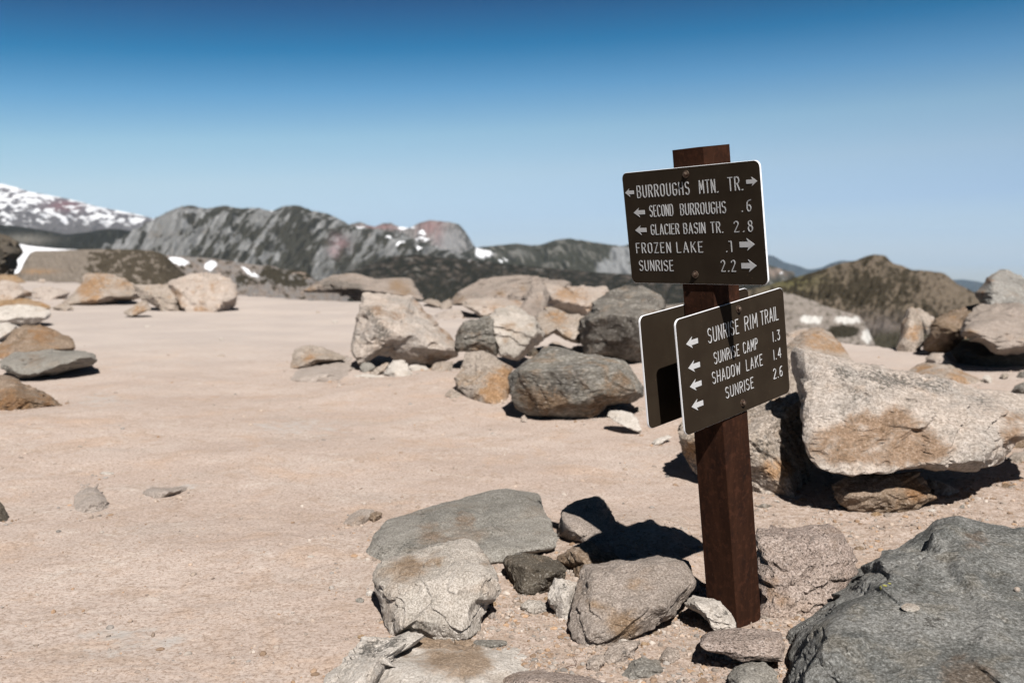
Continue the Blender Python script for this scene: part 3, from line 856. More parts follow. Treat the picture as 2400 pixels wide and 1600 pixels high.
rock("C", "1130,600 1200,530 1290,490 1400,490 1500,560 1650,558 1720,590 1690,700 1720,870 1600,885 1480,860 1350,785 1220,865 1200,760 1160,680", "tan rock with a pale lower edge wedged right of the pale block", "tan", T=1.0, lift=0.22, ridge="1350,760,0 1480,830,0.05 1600,850,0.05 1230,800,0.05", fb=0.25, stain_shade="1400,600,120", chips=4)
rock("C", "140,930 150,830 200,720 260,650 400,630 540,570 640,600 660,800 680,1000 640,1060 580,1055 500,1020 330,1010 180,1010", "grey brown rough-faced block at the left of the rock pile", "wedge", T=0.8, lift=0.0, gy=1250, fb=0.2, ridge="230,720,0.1 590,650,0 600,1000,0.05 200,900,0.1", stain_shade="450,960,110 200,780,50", lichen="350,780,100 450,720,80 550,800,70")
rock("C", "600,760 585,640 560,575 650,510 830,460 940,480 1000,540 1110,600 1160,680 1175,750 1230,770,0.4 1215,860,0.5 1100,960,0.5 980,1060,0.45 900,1125,0.35 850,1108,0.2 680,1052 650,900", "pale grey block with a smooth front face hanging over a dark gap", "pale", "boulder", T=0.85, lift=0.12, gy=1130, fb=0.1, ridge="640,690,0.1 1150,700,0.1 700,1020,0.02 860,1085,0 960,1000,0.02 1120,790,0.05 900,760,0.04", stain_shade="800,730,80 1060,700,60 760,880,40", chips=3, soft=84)
rock("C", "1670,700 1690,610,0.3 1800,540,0.4 1900,400,0.6 2040,290,0.9 2200,240,1 2352,220,1 2500,250,1 2700,400,0.8 2700,900,0.4 2500,1100,0.4 2352,1150,0.4 2100,1085,0.4 1980,1062,0.35 1900,1062,0.3 1760,1042,0.25 1710,930,0.25 1680,800,0.25",
     "dark grey boulder just left of the signs in the rock pile", "darkg", "boulder", T=1.4, lift=0.05, gy=1180, ridge="1800,620,0.05 1880,570,0.05 2050,570,0 2300,620,0 2600,600,0 1950,950,0.1 2300,800,0.0", stain_shade="1950,700,120 2100,850,150 2250,700,150 2150,1000,120 1850,750,60", lichen="2250,450,60 2050,480,60 2150,350,60", chips=5)  # near-black stains paint shade onto the overhanging front face
rock("D", "70,420 130,330 160,200,0.9 300,170,1 390,200,0.95 480,260,0.85 590,330,0.8 570,380 590,500 560,560 565,650 480,680 300,665 150,610 90,520", "pinkish tan sloping rock with an orange right side at the foot of the pile", "tan", "boulder", T=0.95, stain_shade="480,430,120 520,520,100 400,590,110 560,380,60", ridge="400,400,0.35 330,580,0.05", rough=0.7, ft=1.0)
rock("C", "1180,1010 1260,950 1400,930 1500,960 1570,1000 1550,1060 1200,1070", "crumbly pinkish rock poking out behind the grey wedge boulder", "pink", T=0.5)
rock("C", "1560,1050 1580,960 1640,940 1700,945 1740,1000 1755,1060", "pale pink stone behind the grey wedge boulder", "pink", "stone", T=0.3)
rock("C", "1930,1070 1960,985 2010,985 2100,1040 2170,1110 1950,1110", "orange tan stone in the gap under the dark grey boulder", "orange", "stone", T=0.3)
rock("D", "1660,200 1700,178 1780,185 1850,230 1850,290 1700,270", "grey stone half hidden by the signs at the edge of the rock pile", "cool", "stone", T=0.4)
rock("D", "555,400 600,350,0.45 700,280,0.7 840,200,0.9 880,130,1 1000,120,1 1200,190,0.95 1350,205,0.95 1420,220,0.9 1540,230,0.85 1620,260,0.75 1680,330,0.6 1740,420,0.5 1790,500,0.52 1790,580,0.52 1720,630,0.52 1660,650,0.52 1560,640,0.47 1450,670,0.42 1380,750,0.37 1300,790,0.34 1150,797,0.34 1050,792,0.34 930,762,0.34 860,772,0.32 720,745,0.32 620,690,0.32 580,560,0.27",
     "grey wedge-shaped boulder with a flat top and rough dark front, left of the signs", "wedge", "boulder", T=0.85, fb=0.32, ridge="700,350,0.03 960,345,0 1300,322,0 1500,305,0.12 1350,600,0.04 1690,500,0.15 1740,540,0.2 900,700,0.1", stain_shade="750,560,120 1000,640,100 1300,690,130 1550,560,130 1600,420,90 850,620,120", lichen="620,420,80 1080,420,110 1200,560,90 800,420,90 950,540,80", chips=0, soft=140, rough=0.5)
rock("D", "1470,770 1490,720 1550,713 1680,740 1740,790 1770,905 1700,892 1620,850 1520,800", "white angular stone in front of the grey wedge boulder", "white", "stone", T=0.16, lift=0.02)
rock("D", "1870,1010 1900,980 2020,940 2060,955 1980,1000 1900,1020", "thin pale sliver of stone on the dirt below the lower signs", "white", "stone", T=0.1)
rock("D", "670,815 675,770 705,755 725,790 730,822", "tiny pale stone at the lower left of the grey wedge boulder", "pink", "stone", T=0.06)
# --- right side
rock("F", "540,1160 550,1080 590,990 600,820 640,730 660,660 700,632 750,650 790,720 830,780 835,880 855,1040 820,1120 770,1175 650,1170", "upright triangular tan rock before the brown hill", "tan", "boulder", T=0.6, ridge="700,700,0.3 800,1000,0.05 640,1000,0.05", stain_shade="700,960,90 790,860,60", chips=4)
rock("F", "740,645 830,662 1005,772 990,860 900,900 800,800", "small light rock wedged behind the upright triangular rock", "tan", T=0.5, Dadd=0.8)
rock("F", "1500,445 1560,400 1620,330 1700,240 1790,190 1880,185 1950,220 2000,250 2091,300 2250,380 2350,500 2300,700 2000,760 1700,740 1610,660 1560,560 1500,500", "grey peaked boulder highest in the stack at the right edge", "coolw", "boulder", T=1.2, gy=1390, Dadd=0.9, ridge="1700,300,0.25 1640,600,0.1 2091,600,0", stain_shade="1560,460,60 1650,300,60", lichen="2050,330,60")
rock("F", "1320,1000 1330,890 1400,780,0.6 1490,650,0.8 1600,630,0.95 1900,600,1 2100,600,1 2350,650,1 2500,900,0.7 2450,1100,0.4 2091,1155,0.35 1840,1195,0.3 1740,1165,0.3 1560,1045,0.35 1440,995,0.35 1350,965,0.35", "big overhanging pinkish grey boulder with a deep black shadow beneath it", "mauve", "boulder", T=1.3, lift=0.2, gy=1230, ridge="1380,890,0.05 1800,1130,0.0 1560,980,0.02 2091,1100,0 2300,1050,0 1900,800,0.3", stain_shade="1420,920,60", chips=5, rough=1.1)
rock("F", "1200,1180 1350,1040 1500,1040 1800,1140 2200,1140 2400,1250 2300,1400 1900,1400 1500,1370 1280,1290", "dark rock added to fill the black shadow under the overhanging boulder", "darkb", T=0.9, Dadd=0.5, chips=4)  # added dark filler, stands in for the black shade below the boulder
rock("F", "870,1040 940,950,0.2 950,860,0.25 1000,780,0.4 1100,730,0.55 1250,670,0.8 1380,630,0.95 1480,620,1 1500,700,0.6 1420,790,0.4 1360,900,0.35 1340,1010,0.45 1250,1110,0.55 1150,1172,0.6 1000,1198,0.6 900,1130,0.5", "boulder with a light top and dark brown underside left of the overhanging boulder", "brown", "boulder", T=0.9, gy=1240, lift=0.03, ridge="1150,770,0.1 1180,860,0.02 1240,930,0.0 1020,800,0.2 1320,900,0.05", chips=3, soft=78)
rock("F", "890,1245 960,1205 1100,1190 1135,1250 1225,1335 1100,1360 950,1320 905,1295", "pale pink flat rock at the left tip of the black shadow", "pink", T=0.5, ft=1.0)
rock("F", "640,1445 700,1390 800,1330 900,1310 1000,1320 1200,1350 1350,1420 1500,1480 1600,1540 1500,1600 1200,1600 850,1500", "long low orange tan rock behind the big pale slab", "tan", "boulder", T=0.9, stain_shade="850,1380,110 1300,1480,150", ft=1.0, gy=1560)
rock("F", "1580,1500 1610,1460 1660,1460 1700,1500 1690,1550 1620,1540", "small white stone at the lower edge of the black shadow", "white", "stone", T=0.12)
rock("F", "1800,1480 1830,1435 1890,1430 1900,1480 1850,1500", "small tan stone below the overhanging boulder", "tan", "stone", T=0.12)
rock("F", "2000,1480 2030,1430 2091,1410 2200,1420 2220,1490 2100,1490", "small dark grey stone cut by the right edge under the overhanging boulder", "darkg", "stone", T=0.2)
rock("E", "2275,375 2300,345 2352,325 2420,340 2420,400 2300,392", "grey stone at the right edge just above the big pale slab", "darkg", "stone", T=0.25)
rock("R", "340,905 380,880 480,790 600,752 700,800 770,870 840,960 890,1030 870,1090 700,1110 450,1110 340,1010", "rounded orange tan mound just right of the lower sign", "tan", "boulder", T=1.3, stain_shade="560,850,120 780,920,90", ft=1.0, rough=0.7, gy=1040)
rock("R", "250,900 340,800 480,760 560,780 480,860 400,960 250,980", "pale pink rock behind the rounded tan mound", "pink", T=1.2, gy=900)
rock("E", "95,620 140,560 300,520 560,480,0.9 640,440,1 760,420,1 900,440,1 930,600,0.8 940,780,0.6 940,900,0.5 900,1040,0.3 830,1090 750,1070 590,1042 400,1020 210,930 150,810 100,710", "sloping tan slab behind the post, partly in the shadow of the big pale slab", "tan", "boulder", T=0.9, stain_shade="700,900,80 780,880,60 200,760,130", ridge="640,620,0.15 790,930,0.02 500,700,0.05", lichen="620,700,70 650,800,60")  # stains and lichen here also paint in the slab's shaded left-facing parts
rock("E", "700,200 800,110 870,80 910,300 925,500 760,540 660,500 640,300", "tan sloping rock showing between the lower sign and the big pale slab", "tan", "boulder", T=0.8, gy=560, stain_shade="820,480,60 720,130,50")
rock("E", "845,170 880,92,0.55 930,108,0.75 1100,160,0.9 1300,210,1 1560,265,1 1700,300,1 1900,345,1 2150,380,0.95 2352,395,0.9 2600,440,0.8 2650,600,0.5 2352,690,0.2 2290,710,0.16 2220,790,0.12 2190,835,0.14 2130,878,0.16 2000,892,0.12 1800,888,0.05 1650,880,0.03 1500,908,0.0 1200,922,0.0 1080,902,0.03 1000,862,0.08 950,782,0.14 915,700,0.2 910,550,0.34 900,400,0.38 880,280,0.45",
     "big pale crystalline slab propped up on a brown rock, right of the post", "slab", "boulder", T=1.05, lift=0.2, gy=985, fb=0.0, ridge="1900,845,0 2170,795,0.02 2190,700,0.12 900,180,0.5 1500,600,0.36",
     stain_shade="1020,760,90 1120,770,110 1250,760,110 1400,750,110 1520,760,110 1650,770,100 1780,760,80 1450,640,90 1600,640,90 1300,560,60 1500,540,60 1130,640,70 2280,690,80 2300,560,70", lichen="2090,460,75 1130,240,60 1200,280,50 1440,310,80 1560,320,60 1700,330,60 1830,350,60 1230,410,50 1340,270,50", chips=3, soft=90, rough=0.9)
rock("E", "1100,1000 1180,942,0.6 1350,925,0.7 1560,930,0.7 1650,925,0.65 1700,970,0.5 1720,1010,0.4 1770,1080,0.3 1700,1122,0.25 1620,1162,0.2 1560,1190,0.2 1400,1184,0.2 1250,1168,0.2 1160,1132,0.22 1110,1072,0.3", "brown rock propping up the big pale slab", "brown", T=0.42, fb=0.2, ridge="1200,1060,0.05 1400,1060,0 1600,1080,0 1450,960,0.3", stain_shade="1600,980,90 1650,1060,60")
rock("E", "1702,975 1740,955 1850,1000 1925,1032 1900,1080 1790,1082 1740,1052 1712,1005", "small tan rock just right of the brown propping rock", "tan", T=0.2)
rock("E", "2180,700 2230,660 2352,640 2500,650 2500,720 2330,740 2250,770 2215,800", "brown layered rock at the right end of the big pale slab", "brown", T=0.4, Dadd=0.2, strata=0.03)
# --- foreground
rock("H", "510,590,0.15 545,480,0.3 590,410,0.45 690,320,0.6 900,255,0.75 1100,190,0.85 1290,150,0.95 1500,95,1 1600,80,1 1700,100,0.95 1830,130,0.9 1880,220,0.7 1920,330,0.5 1955,420,0.3 1965,530,0.18 1860,568,0.1 1740,590,0.06 1570,658,0.04 1500,655,0.02 1200,680,0 900,680,0 620,655,0.02 520,622,0.1",
     "broad flat grey slab behind the pale front rock", "cool", "boulder", T=0.85, ridge="640,535,0.08 720,570,0.05 1000,560,0.05 1250,560,0.05 1450,590,0.04 1740,560,0.07 1920,510,0.16", stain_shade="1270,440,110 1000,430,90 1240,300,40 1320,320,40", lichen="660,550,60 850,530,60 960,290,40 1540,390,50", chips=2, soft=102, rough=0.6)
rock("G", "185,440 195,400 230,250 300,200 400,160 490,150 570,220 630,350 610,470 540,540 430,545 370,500 280,480", "pinkish rock under the shadow of the signs behind the square stone", "mauve", T=0.5, lift=0.02, ridge="340,420,0.02 600,480,0 230,330,0.1")
rock("G", "180,600 300,535 430,483 520,570 600,568 680,650 560,720 400,800 350,790 300,700 200,645", "brown wedge-shaped rock tucked behind the square stone", "brown", T=0.3, ridge="300,560,0.3 400,640,0 360,760,0.02 480,540,0.35", chips=3)
rock("G", "-232,650 -197,600 -57,580 80,600 200,650 245,690 235,760 150,842 0,888 -60,908 -150,852 -175,760", "dark brown grey rock between the pale front rock and the white streaky stone", "darkb", T=0.3, ridge="-60,680,0.1 40,820,0.0 -100,840,0.0 180,720,0.05", chips=4)
rock("H", "605,650,0.75 700,610,0.85 900,560,0.9 1070,500,0.95 1180,490,0.98 1250,475,1 1330,490,0.98 1390,550,0.85 1450,620,0.7 1510,730,0.5 1530,870,0.35 1500,940,0.3 1430,960,0.3 1410,1050,0.25 1380,1150,0.15 1320,1225,0.1 1270,1230,0.08 1100,1205,0.08 1000,1195,0.08 900,1165,0.1 850,1125,0.14 780,1190,0.08 730,1235,0.08 680,1120,0.2 640,960,0.35 590,860,0.5 578,780,0.6",
     "pale grey front rock with brown patches on its top, left of the square stone", "pale", "boulder", T=0.5, gy=1255, lift=0.0, ridge="700,930,0.2 960,760,0.32 1150,720,0.36 1300,760,0.25 1400,760,0.28 780,1130,0.02 1000,1130,0 1250,1170,0 1380,1000,0.08 1230,540,0.8", stain_shade="760,700,120 1040,620,70 880,680,70 1440,640,50", chips=2, soft=78, rough=0.9)
rock("G", "370,700,0.75 400,660,0.8 520,655,0.88 700,630,0.92 850,600,1 960,590,1 1100,600,0.95 1170,640,0.85 1210,740,0.65 1245,800,0.55 1220,840,0.5 1170,910,0.4 1110,1000,0.3 1080,1050,0.2 1000,1085,0.14 900,1155,0.08 700,1190,0.04 620,1235,0.02 460,1295,0.04 360,1275,0.08 290,1235,0.14 272,1150,0.22 295,1000,0.35 330,880,0.5 355,800,0.6",
     "squarish mauve brown stone in the foreground left of the post", "mauve", "boulder", T=0.5, ridge="470,760,0.45 500,900,0.25 540,1080,0.1 430,1200,0.0 620,1130,0.02 1050,960,0.12 1120,720,0.5", stain_shade="640,1080,120 780,830,60 450,960,50 700,1150,80", chips=2, soft=78, rough=0.8)
rock("G", "135,860 160,780 240,778 340,810 345,870 320,930 290,1050 262,1088 200,1050 128,950", "upright white streaky stone between the dark rock and the square stone", "white", "stone", T=0.14, lift=0.0, ridge="240,900,0.0 230,1020,0.02", lichen="230,840,50 180,960,40")
rock("G", "1155,960 1230,900 1330,925 1430,935 1490,1000 1530,1060 1558,1150 1450,1155 1380,1165 1340,1095 1280,1035 1180,990", "pale crooked stone at the left foot of the post", "white", "rock", T=0.2, lift=0.02, ridge="1300,960,0.1 1440,1060,0.02 1240,950,0.08", lichen="1260,1010,30 1330,1080,30 1480,1040,30")
rock("G", "1283,1230 1300,1205 1340,1180 1480,1157 1700,1153 1890,1180 1920,1290 1900,1402 1800,1398 1700,1388 1600,1402 1450,1342 1330,1322 1285,1285", "flat oblong pale rock just below the foot of the post", "porous", T=0.26, lift=0.035, fb=0.08, ridge="1320,1290,0.03 1600,1370,0 1880,1370,0 1880,1220,0.4 1400,1200,0.4", soft=66, chips=3, rough=0.7)
rock("G", "1490,1520 1560,1440 1650,1410 1760,1410 1840,1470 1880,1580 1850,1700 1550,1700 1500,1600", "green grey rounded rock half buried at the bottom edge below the oblong rock", "cool", T=0.25)
rock("Q", "892,470,0.75 1000,450,0.9 1130,455,0.95 1180,430,1 1260,430,1 1340,470,0.9 1385,570,0.7 1420,650,0.6 1425,740,0.5 1330,820,0.3 1240,890,0.15 1200,942,0.08 1080,938,0.04 990,942,0.04 930,885,0.1 905,760,0.3 890,600,0.55", "porous pinkish square rock standing right against the post", "porous", "boulder", T=0.42, ridge="960,560,0.4 1000,760,0.18 1200,860,0.05 1000,900,0.02 1330,600,0.4", rough=1.4, soft=48, chips=6, stain_shade="980,720,50 1000,820,50")
rock("H", "240,1480 330,1440 430,1330,0.8 490,1220,1 600,1230,1 750,1222,1 870,1180,1 940,1222,0.9 850,1300,0.7 700,1372,0.5 600,1420,0.4 560,1568 520,1700 230,1700", "jagged whitish rock at the bottom edge left of the brown-capped slab", "white", T=0.42, lichen="620,1290,90 760,1250,60 520,1320,50", ridge="440,1400,0.4 540,1380,0.35 480,1500,0.1", rough=1.3)
rock("H", "540,1440 620,1385 760,1310,0.8 950,1220,1 1050,1213,1 1200,1225,1 1330,1255,0.9 1420,1290,0.85 1580,1300,0.8 1700,1335,0.7 1800,1420,0.5 1850,1500 1800,1700 500,1700", "wide brown-capped pale slab cut by the bottom edge", "white", "boulder", T=0.6, stain_shade="800,1330,60 950,1260,90 1080,1240,70 1250,1290,90 1150,1400,130 1280,1340,120 1150,1480,90 1400,1440,100", ridge="700,1500,0.15 1300,1420,0.3", rough=0.8, soft=66)
rock("G", "-300,1520 -100,1460 100,1450 400,1465 600,1500 800,1560 850,1700 -300,1700", "low grey tan slab level with the dirt at the bottom edge", "porous", T=0.4, ft=1.0, rough=0.5)
rock("H", "1335,1255 1360,1238 1580,1240 1592,1275 1480,1290 1340,1285", "thin bluish flat stone behind the brown-capped slab", "cool", "stone", T=0.1)
rock("G", "625,1250 622,1200 650,1185 720,1208 728,1250 680,1265", "white chip of stone before the square stone", "white", "stone", T=0.06)
rock("G", "540,1400 560,1320 620,1270 700,1250 810,1248 790,1290 760,1350 700,1385 600,1410", "cream curved stone before the square stone", "pink", "stone", T=0.14, lichen="700,1330,50")
rock("G", "415,1460 420,1390 470,1355 535,1352 545,1400 490,1475", "cream white stone left of the curved cream stone", "pink", "stone", T=0.08)
rock("G", "680,1500 720,1450 760,1400 830,1372 960,1400 990,1480 900,1525 720,1540", "green grey stone half buried before the square stone", "cool", "stone", T=0.15, ft=1.0)
rock("G", "965,1400 990,1330 1030,1290 1110,1310 1122,1370 1060,1412", "whitish flush patch of stone between the square and oblong rocks", "pink", "stone", T=0.1, ft=1.0, rough=0.5)
rock("H", "1705,975 1750,935 1850,940 1900,970 1885,1022 1800,1038 1730,1012", "small light grey oval stone below the dark brown grey rock", "pale", "stone", T=0.08)
rock("H", "345,350 400,280 480,240 570,238 585,270 540,322 470,375 400,375", "pale smooth stone flush with the dirt left of the flat grey slab", "pink", "stone", T=0.3, ft=1.0, rough=0.5)
rock("H", "540,310 555,270 600,255 635,270 620,310 570,340", "small brown stone touching the pale flush stone left of the flat grey slab", "brown", "stone", T=0.1)
rock("Q", "880,320 920,305 965,318 940,335 890,332", "small dark grey flat pebble right of the post on the gravel", "darkg", "stone", T=0.05)
for v, x, y, rx, ry, lb, m in [
    ("H", 1692, 950, 24, 22, "round brown pebble just left of the light grey oval stone", "brown"),
    ("H", 1488, 962, 28, 24, "orange brown pebble at the right corner of the pale front rock", "orange"),
    ("H", 1478, 1052, 34, 30, "greyish brown pebble below the right corner of the pale front rock", "mauve"),
    ("H", 1895, 925, 22, 20, "small orange pebble above the light grey oval stone", "orange"),
    ("H", 545, 880, 34, 30, "white pebble left of the pale front rock", "white"),
    ("H", 470, 938, 34, 24, "grey pebble on the dirt left of the pale front rock", "cool"),
    ("H", 478, 1215, 30, 20, "orange tan pebble just above the jagged whitish rock", "orange"),
    ("H", 92, 602, 32, 12, "flat white pebble alone on the open dirt left of the slabs", "white"),
    ("H", 400, 1020, 20, 16, "cream pebble below the grey pebble on the dirt", "pink"),
    ("G", 75, 1228, 30, 26, "pinkish pebble left of the square stone", "pink"),
    ("G", 100, 925, 20, 19, "orange round pebble left of the upright streaky stone", "orange"),
    ("G", 850, 1275, 30, 26, "orange white pebble before the right half of the square stone", "orange"),
    ("G", 935, 1190, 30, 22, "brown pebble at the lower right edge of the square stone", "brown"),
    ("G", 752, 1206, 20, 14, "tiny bright white pebble beside the white chip", "white"),
    ("G", 850, 1200, 20, 16, "tan pebble right of the bright white pebble", "tan"),
    ("G", 1285, 1160, 26, 18, "cream pebble above the left end of the oblong rock", "pink"),
    ("G", 1250, 1160, 20, 16, "orange pebble beside the cream pebble near the oblong rock", "orange"),
    ("G", 1140, 985, 20, 14, "cream pebble between the square stone and the crooked stone", "pink"),
    ("G", 1285, 1500, 18, 14, "orange pebble on the dirt left of the half-buried green grey rock", "orange"),
    ("G", 1860, 1525, 18, 16, "orange pebble right of the half-buried green grey rock", "orange"),
    ("E", 1380, 1192, 34, 18, "orange pebble under the brown propping rock", "orange"),
    ("E", 1460, 1196, 30, 20, "grey brown pebble beside the orange one under the propping rock", "mauve"),
    ("E", 1270, 1412, 36, 18, "reddish brown pebble on the dirt left of the big dark boulder", "brown"),
    ("E", 1950, 1142, 24, 14, "grey pebble right of the propping rock above the dark boulder", "cool"),
    ("E", 1750, 1165, 26, 14, "white pebble below the propping rock's right end", "white"),
    ("E", 900, 1095, 30, 16, "orange tan pebble at the edge of the black shadow right of the post", "orange"),
    ("Q", 2312, 788, 0, 0, "", ""),
    ("A", 2035, 915, 36, 12, "lone pale pebble in the middle of the open trail", "pink"),
    ("A", 2035, 760, 22, 12, "white pebble on the far part of the open trail", "white"),
    ("B", 445, 530, 28, 16, "pale pebble on the dirt right of the big pale block", "pink"),
    ("B", 655, 645, 34, 14, "white pebble on the dirt left of the angular pale boulder", "white"),
    ("B", 2000, 1352, 24, 18, "pale pebble before the tan sloping rock", "pink"),
    ("B", 740, 320, 34, 16, "white pebble at the foot of the dark rim boulder", "white"),
    ("A", 1350, 645, 34, 10, "flat white pebble below the big pale block", "white"),
    ("L", 735, 1203, 50, 14, "flat whitish stone flush with the trail in the left foreground", "white")]:
    if rx: pebble(v, x, y, rx, ry, lb, m)
big = rock("Q", "1080,1250,0.35 1085,1130,0.48 1085,1060,0.56 1110,1000,0.64 1200,930,0.74 1290,850,0.86 1400,790,0.94 1440,700,1.03 1560,610,1.08 1700,530,1.1 1820,460,1.08 1870,410,1.05 1980,380,1.03 2080,410,1 2200,425,1 2352,450,1 2500,480,0.95 2700,600,0.8 2750,1000,0.3 2700,1500,0.05 2200,1650,0 1500,1650,0 1150,1500,0.08 1060,1400,0.12",
           "big dark bluish boulder filling the lower right corner", "dark", "boulder", T=1.25, ridge="1240,1100,0.14 1300,950,0.28 1480,815,0.4 1720,730,0.55 1880,560,0.75 1960,430,0.92 1500,1300,0.0 2200,1300,0 2300,900,0.35", stain_shade="2000,1250,110 2100,1280,90 2080,510,60", lichen="1850,950,60 1760,760,60", chips=4, soft=72, rough=0.9)
MATS["lichen"] = rock_mat("yellow_green_lichen", (0.36, 0.37, 0.08), (0.46, 0.45, 0.12), tint_amt=0.0)
o = None

# pebble resting on the dark boulder: found by a ray onto the boulder itself
def on_surface(ob, px, py):
    bpy.context.view_layer.update()
    d = Vector(at(px, py, 1.0) - CAMP).normalized()
    inv = ob.matrix_world.inverted()
    hit, loc, nor, _ = ob.ray_cast(inv @ Vector(CAMP), (inv.to_3x3() @ d).normalized())
    return (ob.matrix_world @ loc, nor) if hit else (None, None)


def small_on(ob, view, x, y, r, flat, label, mat, cat, name):
    x0, y0, k_ = VIEWS[view]
    loc, nor = on_surface(ob, x0 + x / k_, y0 + y / k_)
    if loc is None: return
    U, F = ico(3)
    q = Vector((0, 0, 1)).rotation_difference(nor).to_matrix()
    W = U * np.array([r, r * 0.85, r * flat]) * (1 + 0.12 * fbm(U * 2 + x, 3))[:, None]
    W = W @ np.array(q).T + np.array(loc) + np.array(nor) * r * flat * 0.6
    o = mesh_obj(name, W, F, MATS[mat], origin=tuple(loc), attrs=dict(stain_shade=np.zeros(len(W)), lichen=np.zeros(len(W))))
    tag(o, label, cat, GROUP if cat == "stone" else None)


small_on(big, "Q", 2312, 788, 0.011, 0.9, "tiny round tan pebble resting on the big dark boulder", "pink", "stone", "stone")
small_on(big, "Q", 1725, 880, 0.028, 0.12, "pale grey stone chip stuck on the big dark boulder", "pale", "stone", "stone")
for x, y, r, w in [(1562, 768, 0.007, "lower left"), (1585, 757, 0.008, "largest middle"), (1610, 745, 0.006, "upper right")]:
    small_on(big, "Q", x, y, r, 0.2, w + " yellow green lichen spot on the crest of the big dark boulder", "lichen", "lichen", "lichen")
for ob in bpy.data.objects:
    if ob.name.startswith("lichen"): ob["group"] = "lichen spots on the big dark boulder"
rock("M", "-60,440 0,455 60,472 100,520 140,570 105,620 80,680 40,715 -60,720", "dark brown rock outcrop at the left edge beside the snow field", "darkb", "boulder", name="rock_outcrop", T=12, gy=830, rough=1.6, Dadd=40, level=5)

# ------------------------------------------------------------------ gravel and grit
def build_gravel():
    r_ = np.random.default_rng(5)
    V, F, C, off = [], [], [], 0
    pal = np.array([(0.47, 0.385, 0.325), (0.43, 0.29, 0.19), (0.38, 0.32, 0.275), (0.33, 0.30, 0.275), (0.50, 0.44, 0.39), (0.34, 0.24, 0.17), (0.46, 0.36, 0.29), (0.44, 0.36, 0.30), (0.40, 0.33, 0.28)])
    n = 110000
    px = r_.uniform(-60, 2460, n); py = 800 + 860 * r_.random(n) ** 0.75
    dens = 0.10 + 0.9 * np.maximum(sstep(800, 1050, px) * sstep(1180, 1380, py), sstep(1680, 1800, px) * sstep(1020, 1140, py))
    dens = np.maximum(dens, 0.35 * blobs([(1000, 900, 200, 60), (180, 1180, 120, 60), (900, 1150, 100, 60), (1250, 1000, 300, 40), (800, 1330, 60, 160), (1500, 1120, 200, 60)], px, py))
    cl = fbm(np.stack([px / 90, py / 40, 0 * px + 3], -1), 4, 0.6)
    dens = dens * np.clip(0.35 + 1.8 * (cl + 0.1), 0.08, 1.0)
    keep = r_.random(n) < dens
    px, py, dens = px[keep], py[keep], dens[keep]
    for poly in FEET:                    # grit gathered along the foot of every rock
        lo = poly[poly[:, 1] > poly[:, 1].mean()]
        if len(lo) < 2: continue
        m = int(np.clip(np.ptp(poly[:, 0]) * 0.45, 6, 160))
        i_ = r_.integers(0, len(lo) - 1, m); f_ = r_.random(m)[:, None]
        q = lo[i_] * (1 - f_) + lo[i_ + 1] * f_
        sp_ = (q[:, 1] - 560) * 0.018
        px = np.append(px, q[:, 0] + r_.normal(size=m) * sp_ * 1.5)
        py = np.append(py, q[:, 1] + np.abs(r_.normal(size=m)) * sp_ * 0.5 - 1)
        dens = np.append(dens, np.full(m, 1.0))
    for x, y, dn in zip(px, py, dens):
        d = float(gdepth(x, y))
        P = at(x, y, d)
        s = 0.0014 * (1 + 1.0 * r_.pareto(2.0))
        s = min(s * (0.8 + 0.6 * dn), 0.0085) * (1 + 0.10 * d)
        U, Fi = ico(1 if s < 0.010 else 2)
        W = U * s * r_.uniform(0.5, 1.4, 3) * np.array([1, 1, 0.7])
        W = W * (1 + 0.22 * r_.normal(size=(len(W), 1)) if len(W) < 20 else 1 + 0.10 * r_.normal(size=(len(W), 1)))
        a = r_.random() * 6.28
        W = W @ np.array([[math.cos(a), -math.sin(a), 0], [math.sin(a), math.cos(a), 0], [0, 0, 1]])
        W[:, 0] += P[0]; W[:, 1] += P[1]
        V.append(W + [0, 0, s * 0.12]); F.append(Fi + off); off += len(W)
        C.append(np.repeat((pal[r_.integers(len(pal))] * r_.uniform(0.55, 1.05))[None], len(W), 0))
    V = np.concatenate(V)
    V[:, 2] += ground_h(V[:, 0], V[:, 1])
    k = N("gravel_stone", 0.95, 0.1)
    k.color(k.attr("albedo", "Color"))
    o = mesh_obj("gravel", V, np.concatenate(F), k.m, smooth=False, colors=np.concatenate(C))
    tag(o, "loose gravel and grit scattered over the dirt around the rocks", "gravel", kind="stuff")


build_gravel()

# ------------------------------------------------------------------ twigs
def tube(pts, r, nseg=6):
    pts = np.array(pts, float)
    V, F = [], []
    for i, p in enumerate(pts):
        t = pts[min(i + 1, len(pts) - 1)] - pts[max(i - 1, 0)]
        t /= np.linalg.norm(t)
        a = np.cross(t, [0.3, 0.2, 0.9]); a /= np.linalg.norm(a)
        b = np.cross(t, a)
        rr = r * (1 - 0.5 * i / len(pts))
        for j in range(nseg):
            th = j / nseg * 2 * math.pi
            V.append(p + rr * (math.cos(th) * a + math.sin(th) * b))
    for i in range(len(pts) - 1):
        for j in range(nseg):
            F.append([i * nseg + j, i * nseg + (j + 1) % nseg, (i + 1) * nseg + (j + 1) % nseg, (i + 1) * nseg + j])
    return V, F


k = N("dry_twig", 0.9)
k.color((0.10, 0.045, 0.03))
for v, s, r, lb in [("G", "255,1450 290,1445 325,1440 332,1420 318,1390 300,1360 345,1352", 0.0011, "curly reddish dry twig on the dirt before the square stone"),
                    ("H", "212,640 240,612 262,590 290,575 302,562", 0.0014, "short dark twig on the open dirt left of the flat grey slab")]:
    q = parse(v, s)
    P = [at(a[0], a[1], float(gdepth(0, a[1]))) + np.array([0, 0, 0.003 + 0.003 * (i % 2)]) for i, a in enumerate(q)]
    V, F = tube(P, r)
    tag(mesh_obj("twig", V, F, k.m, origin=tuple(P[0])), lb, "twig")

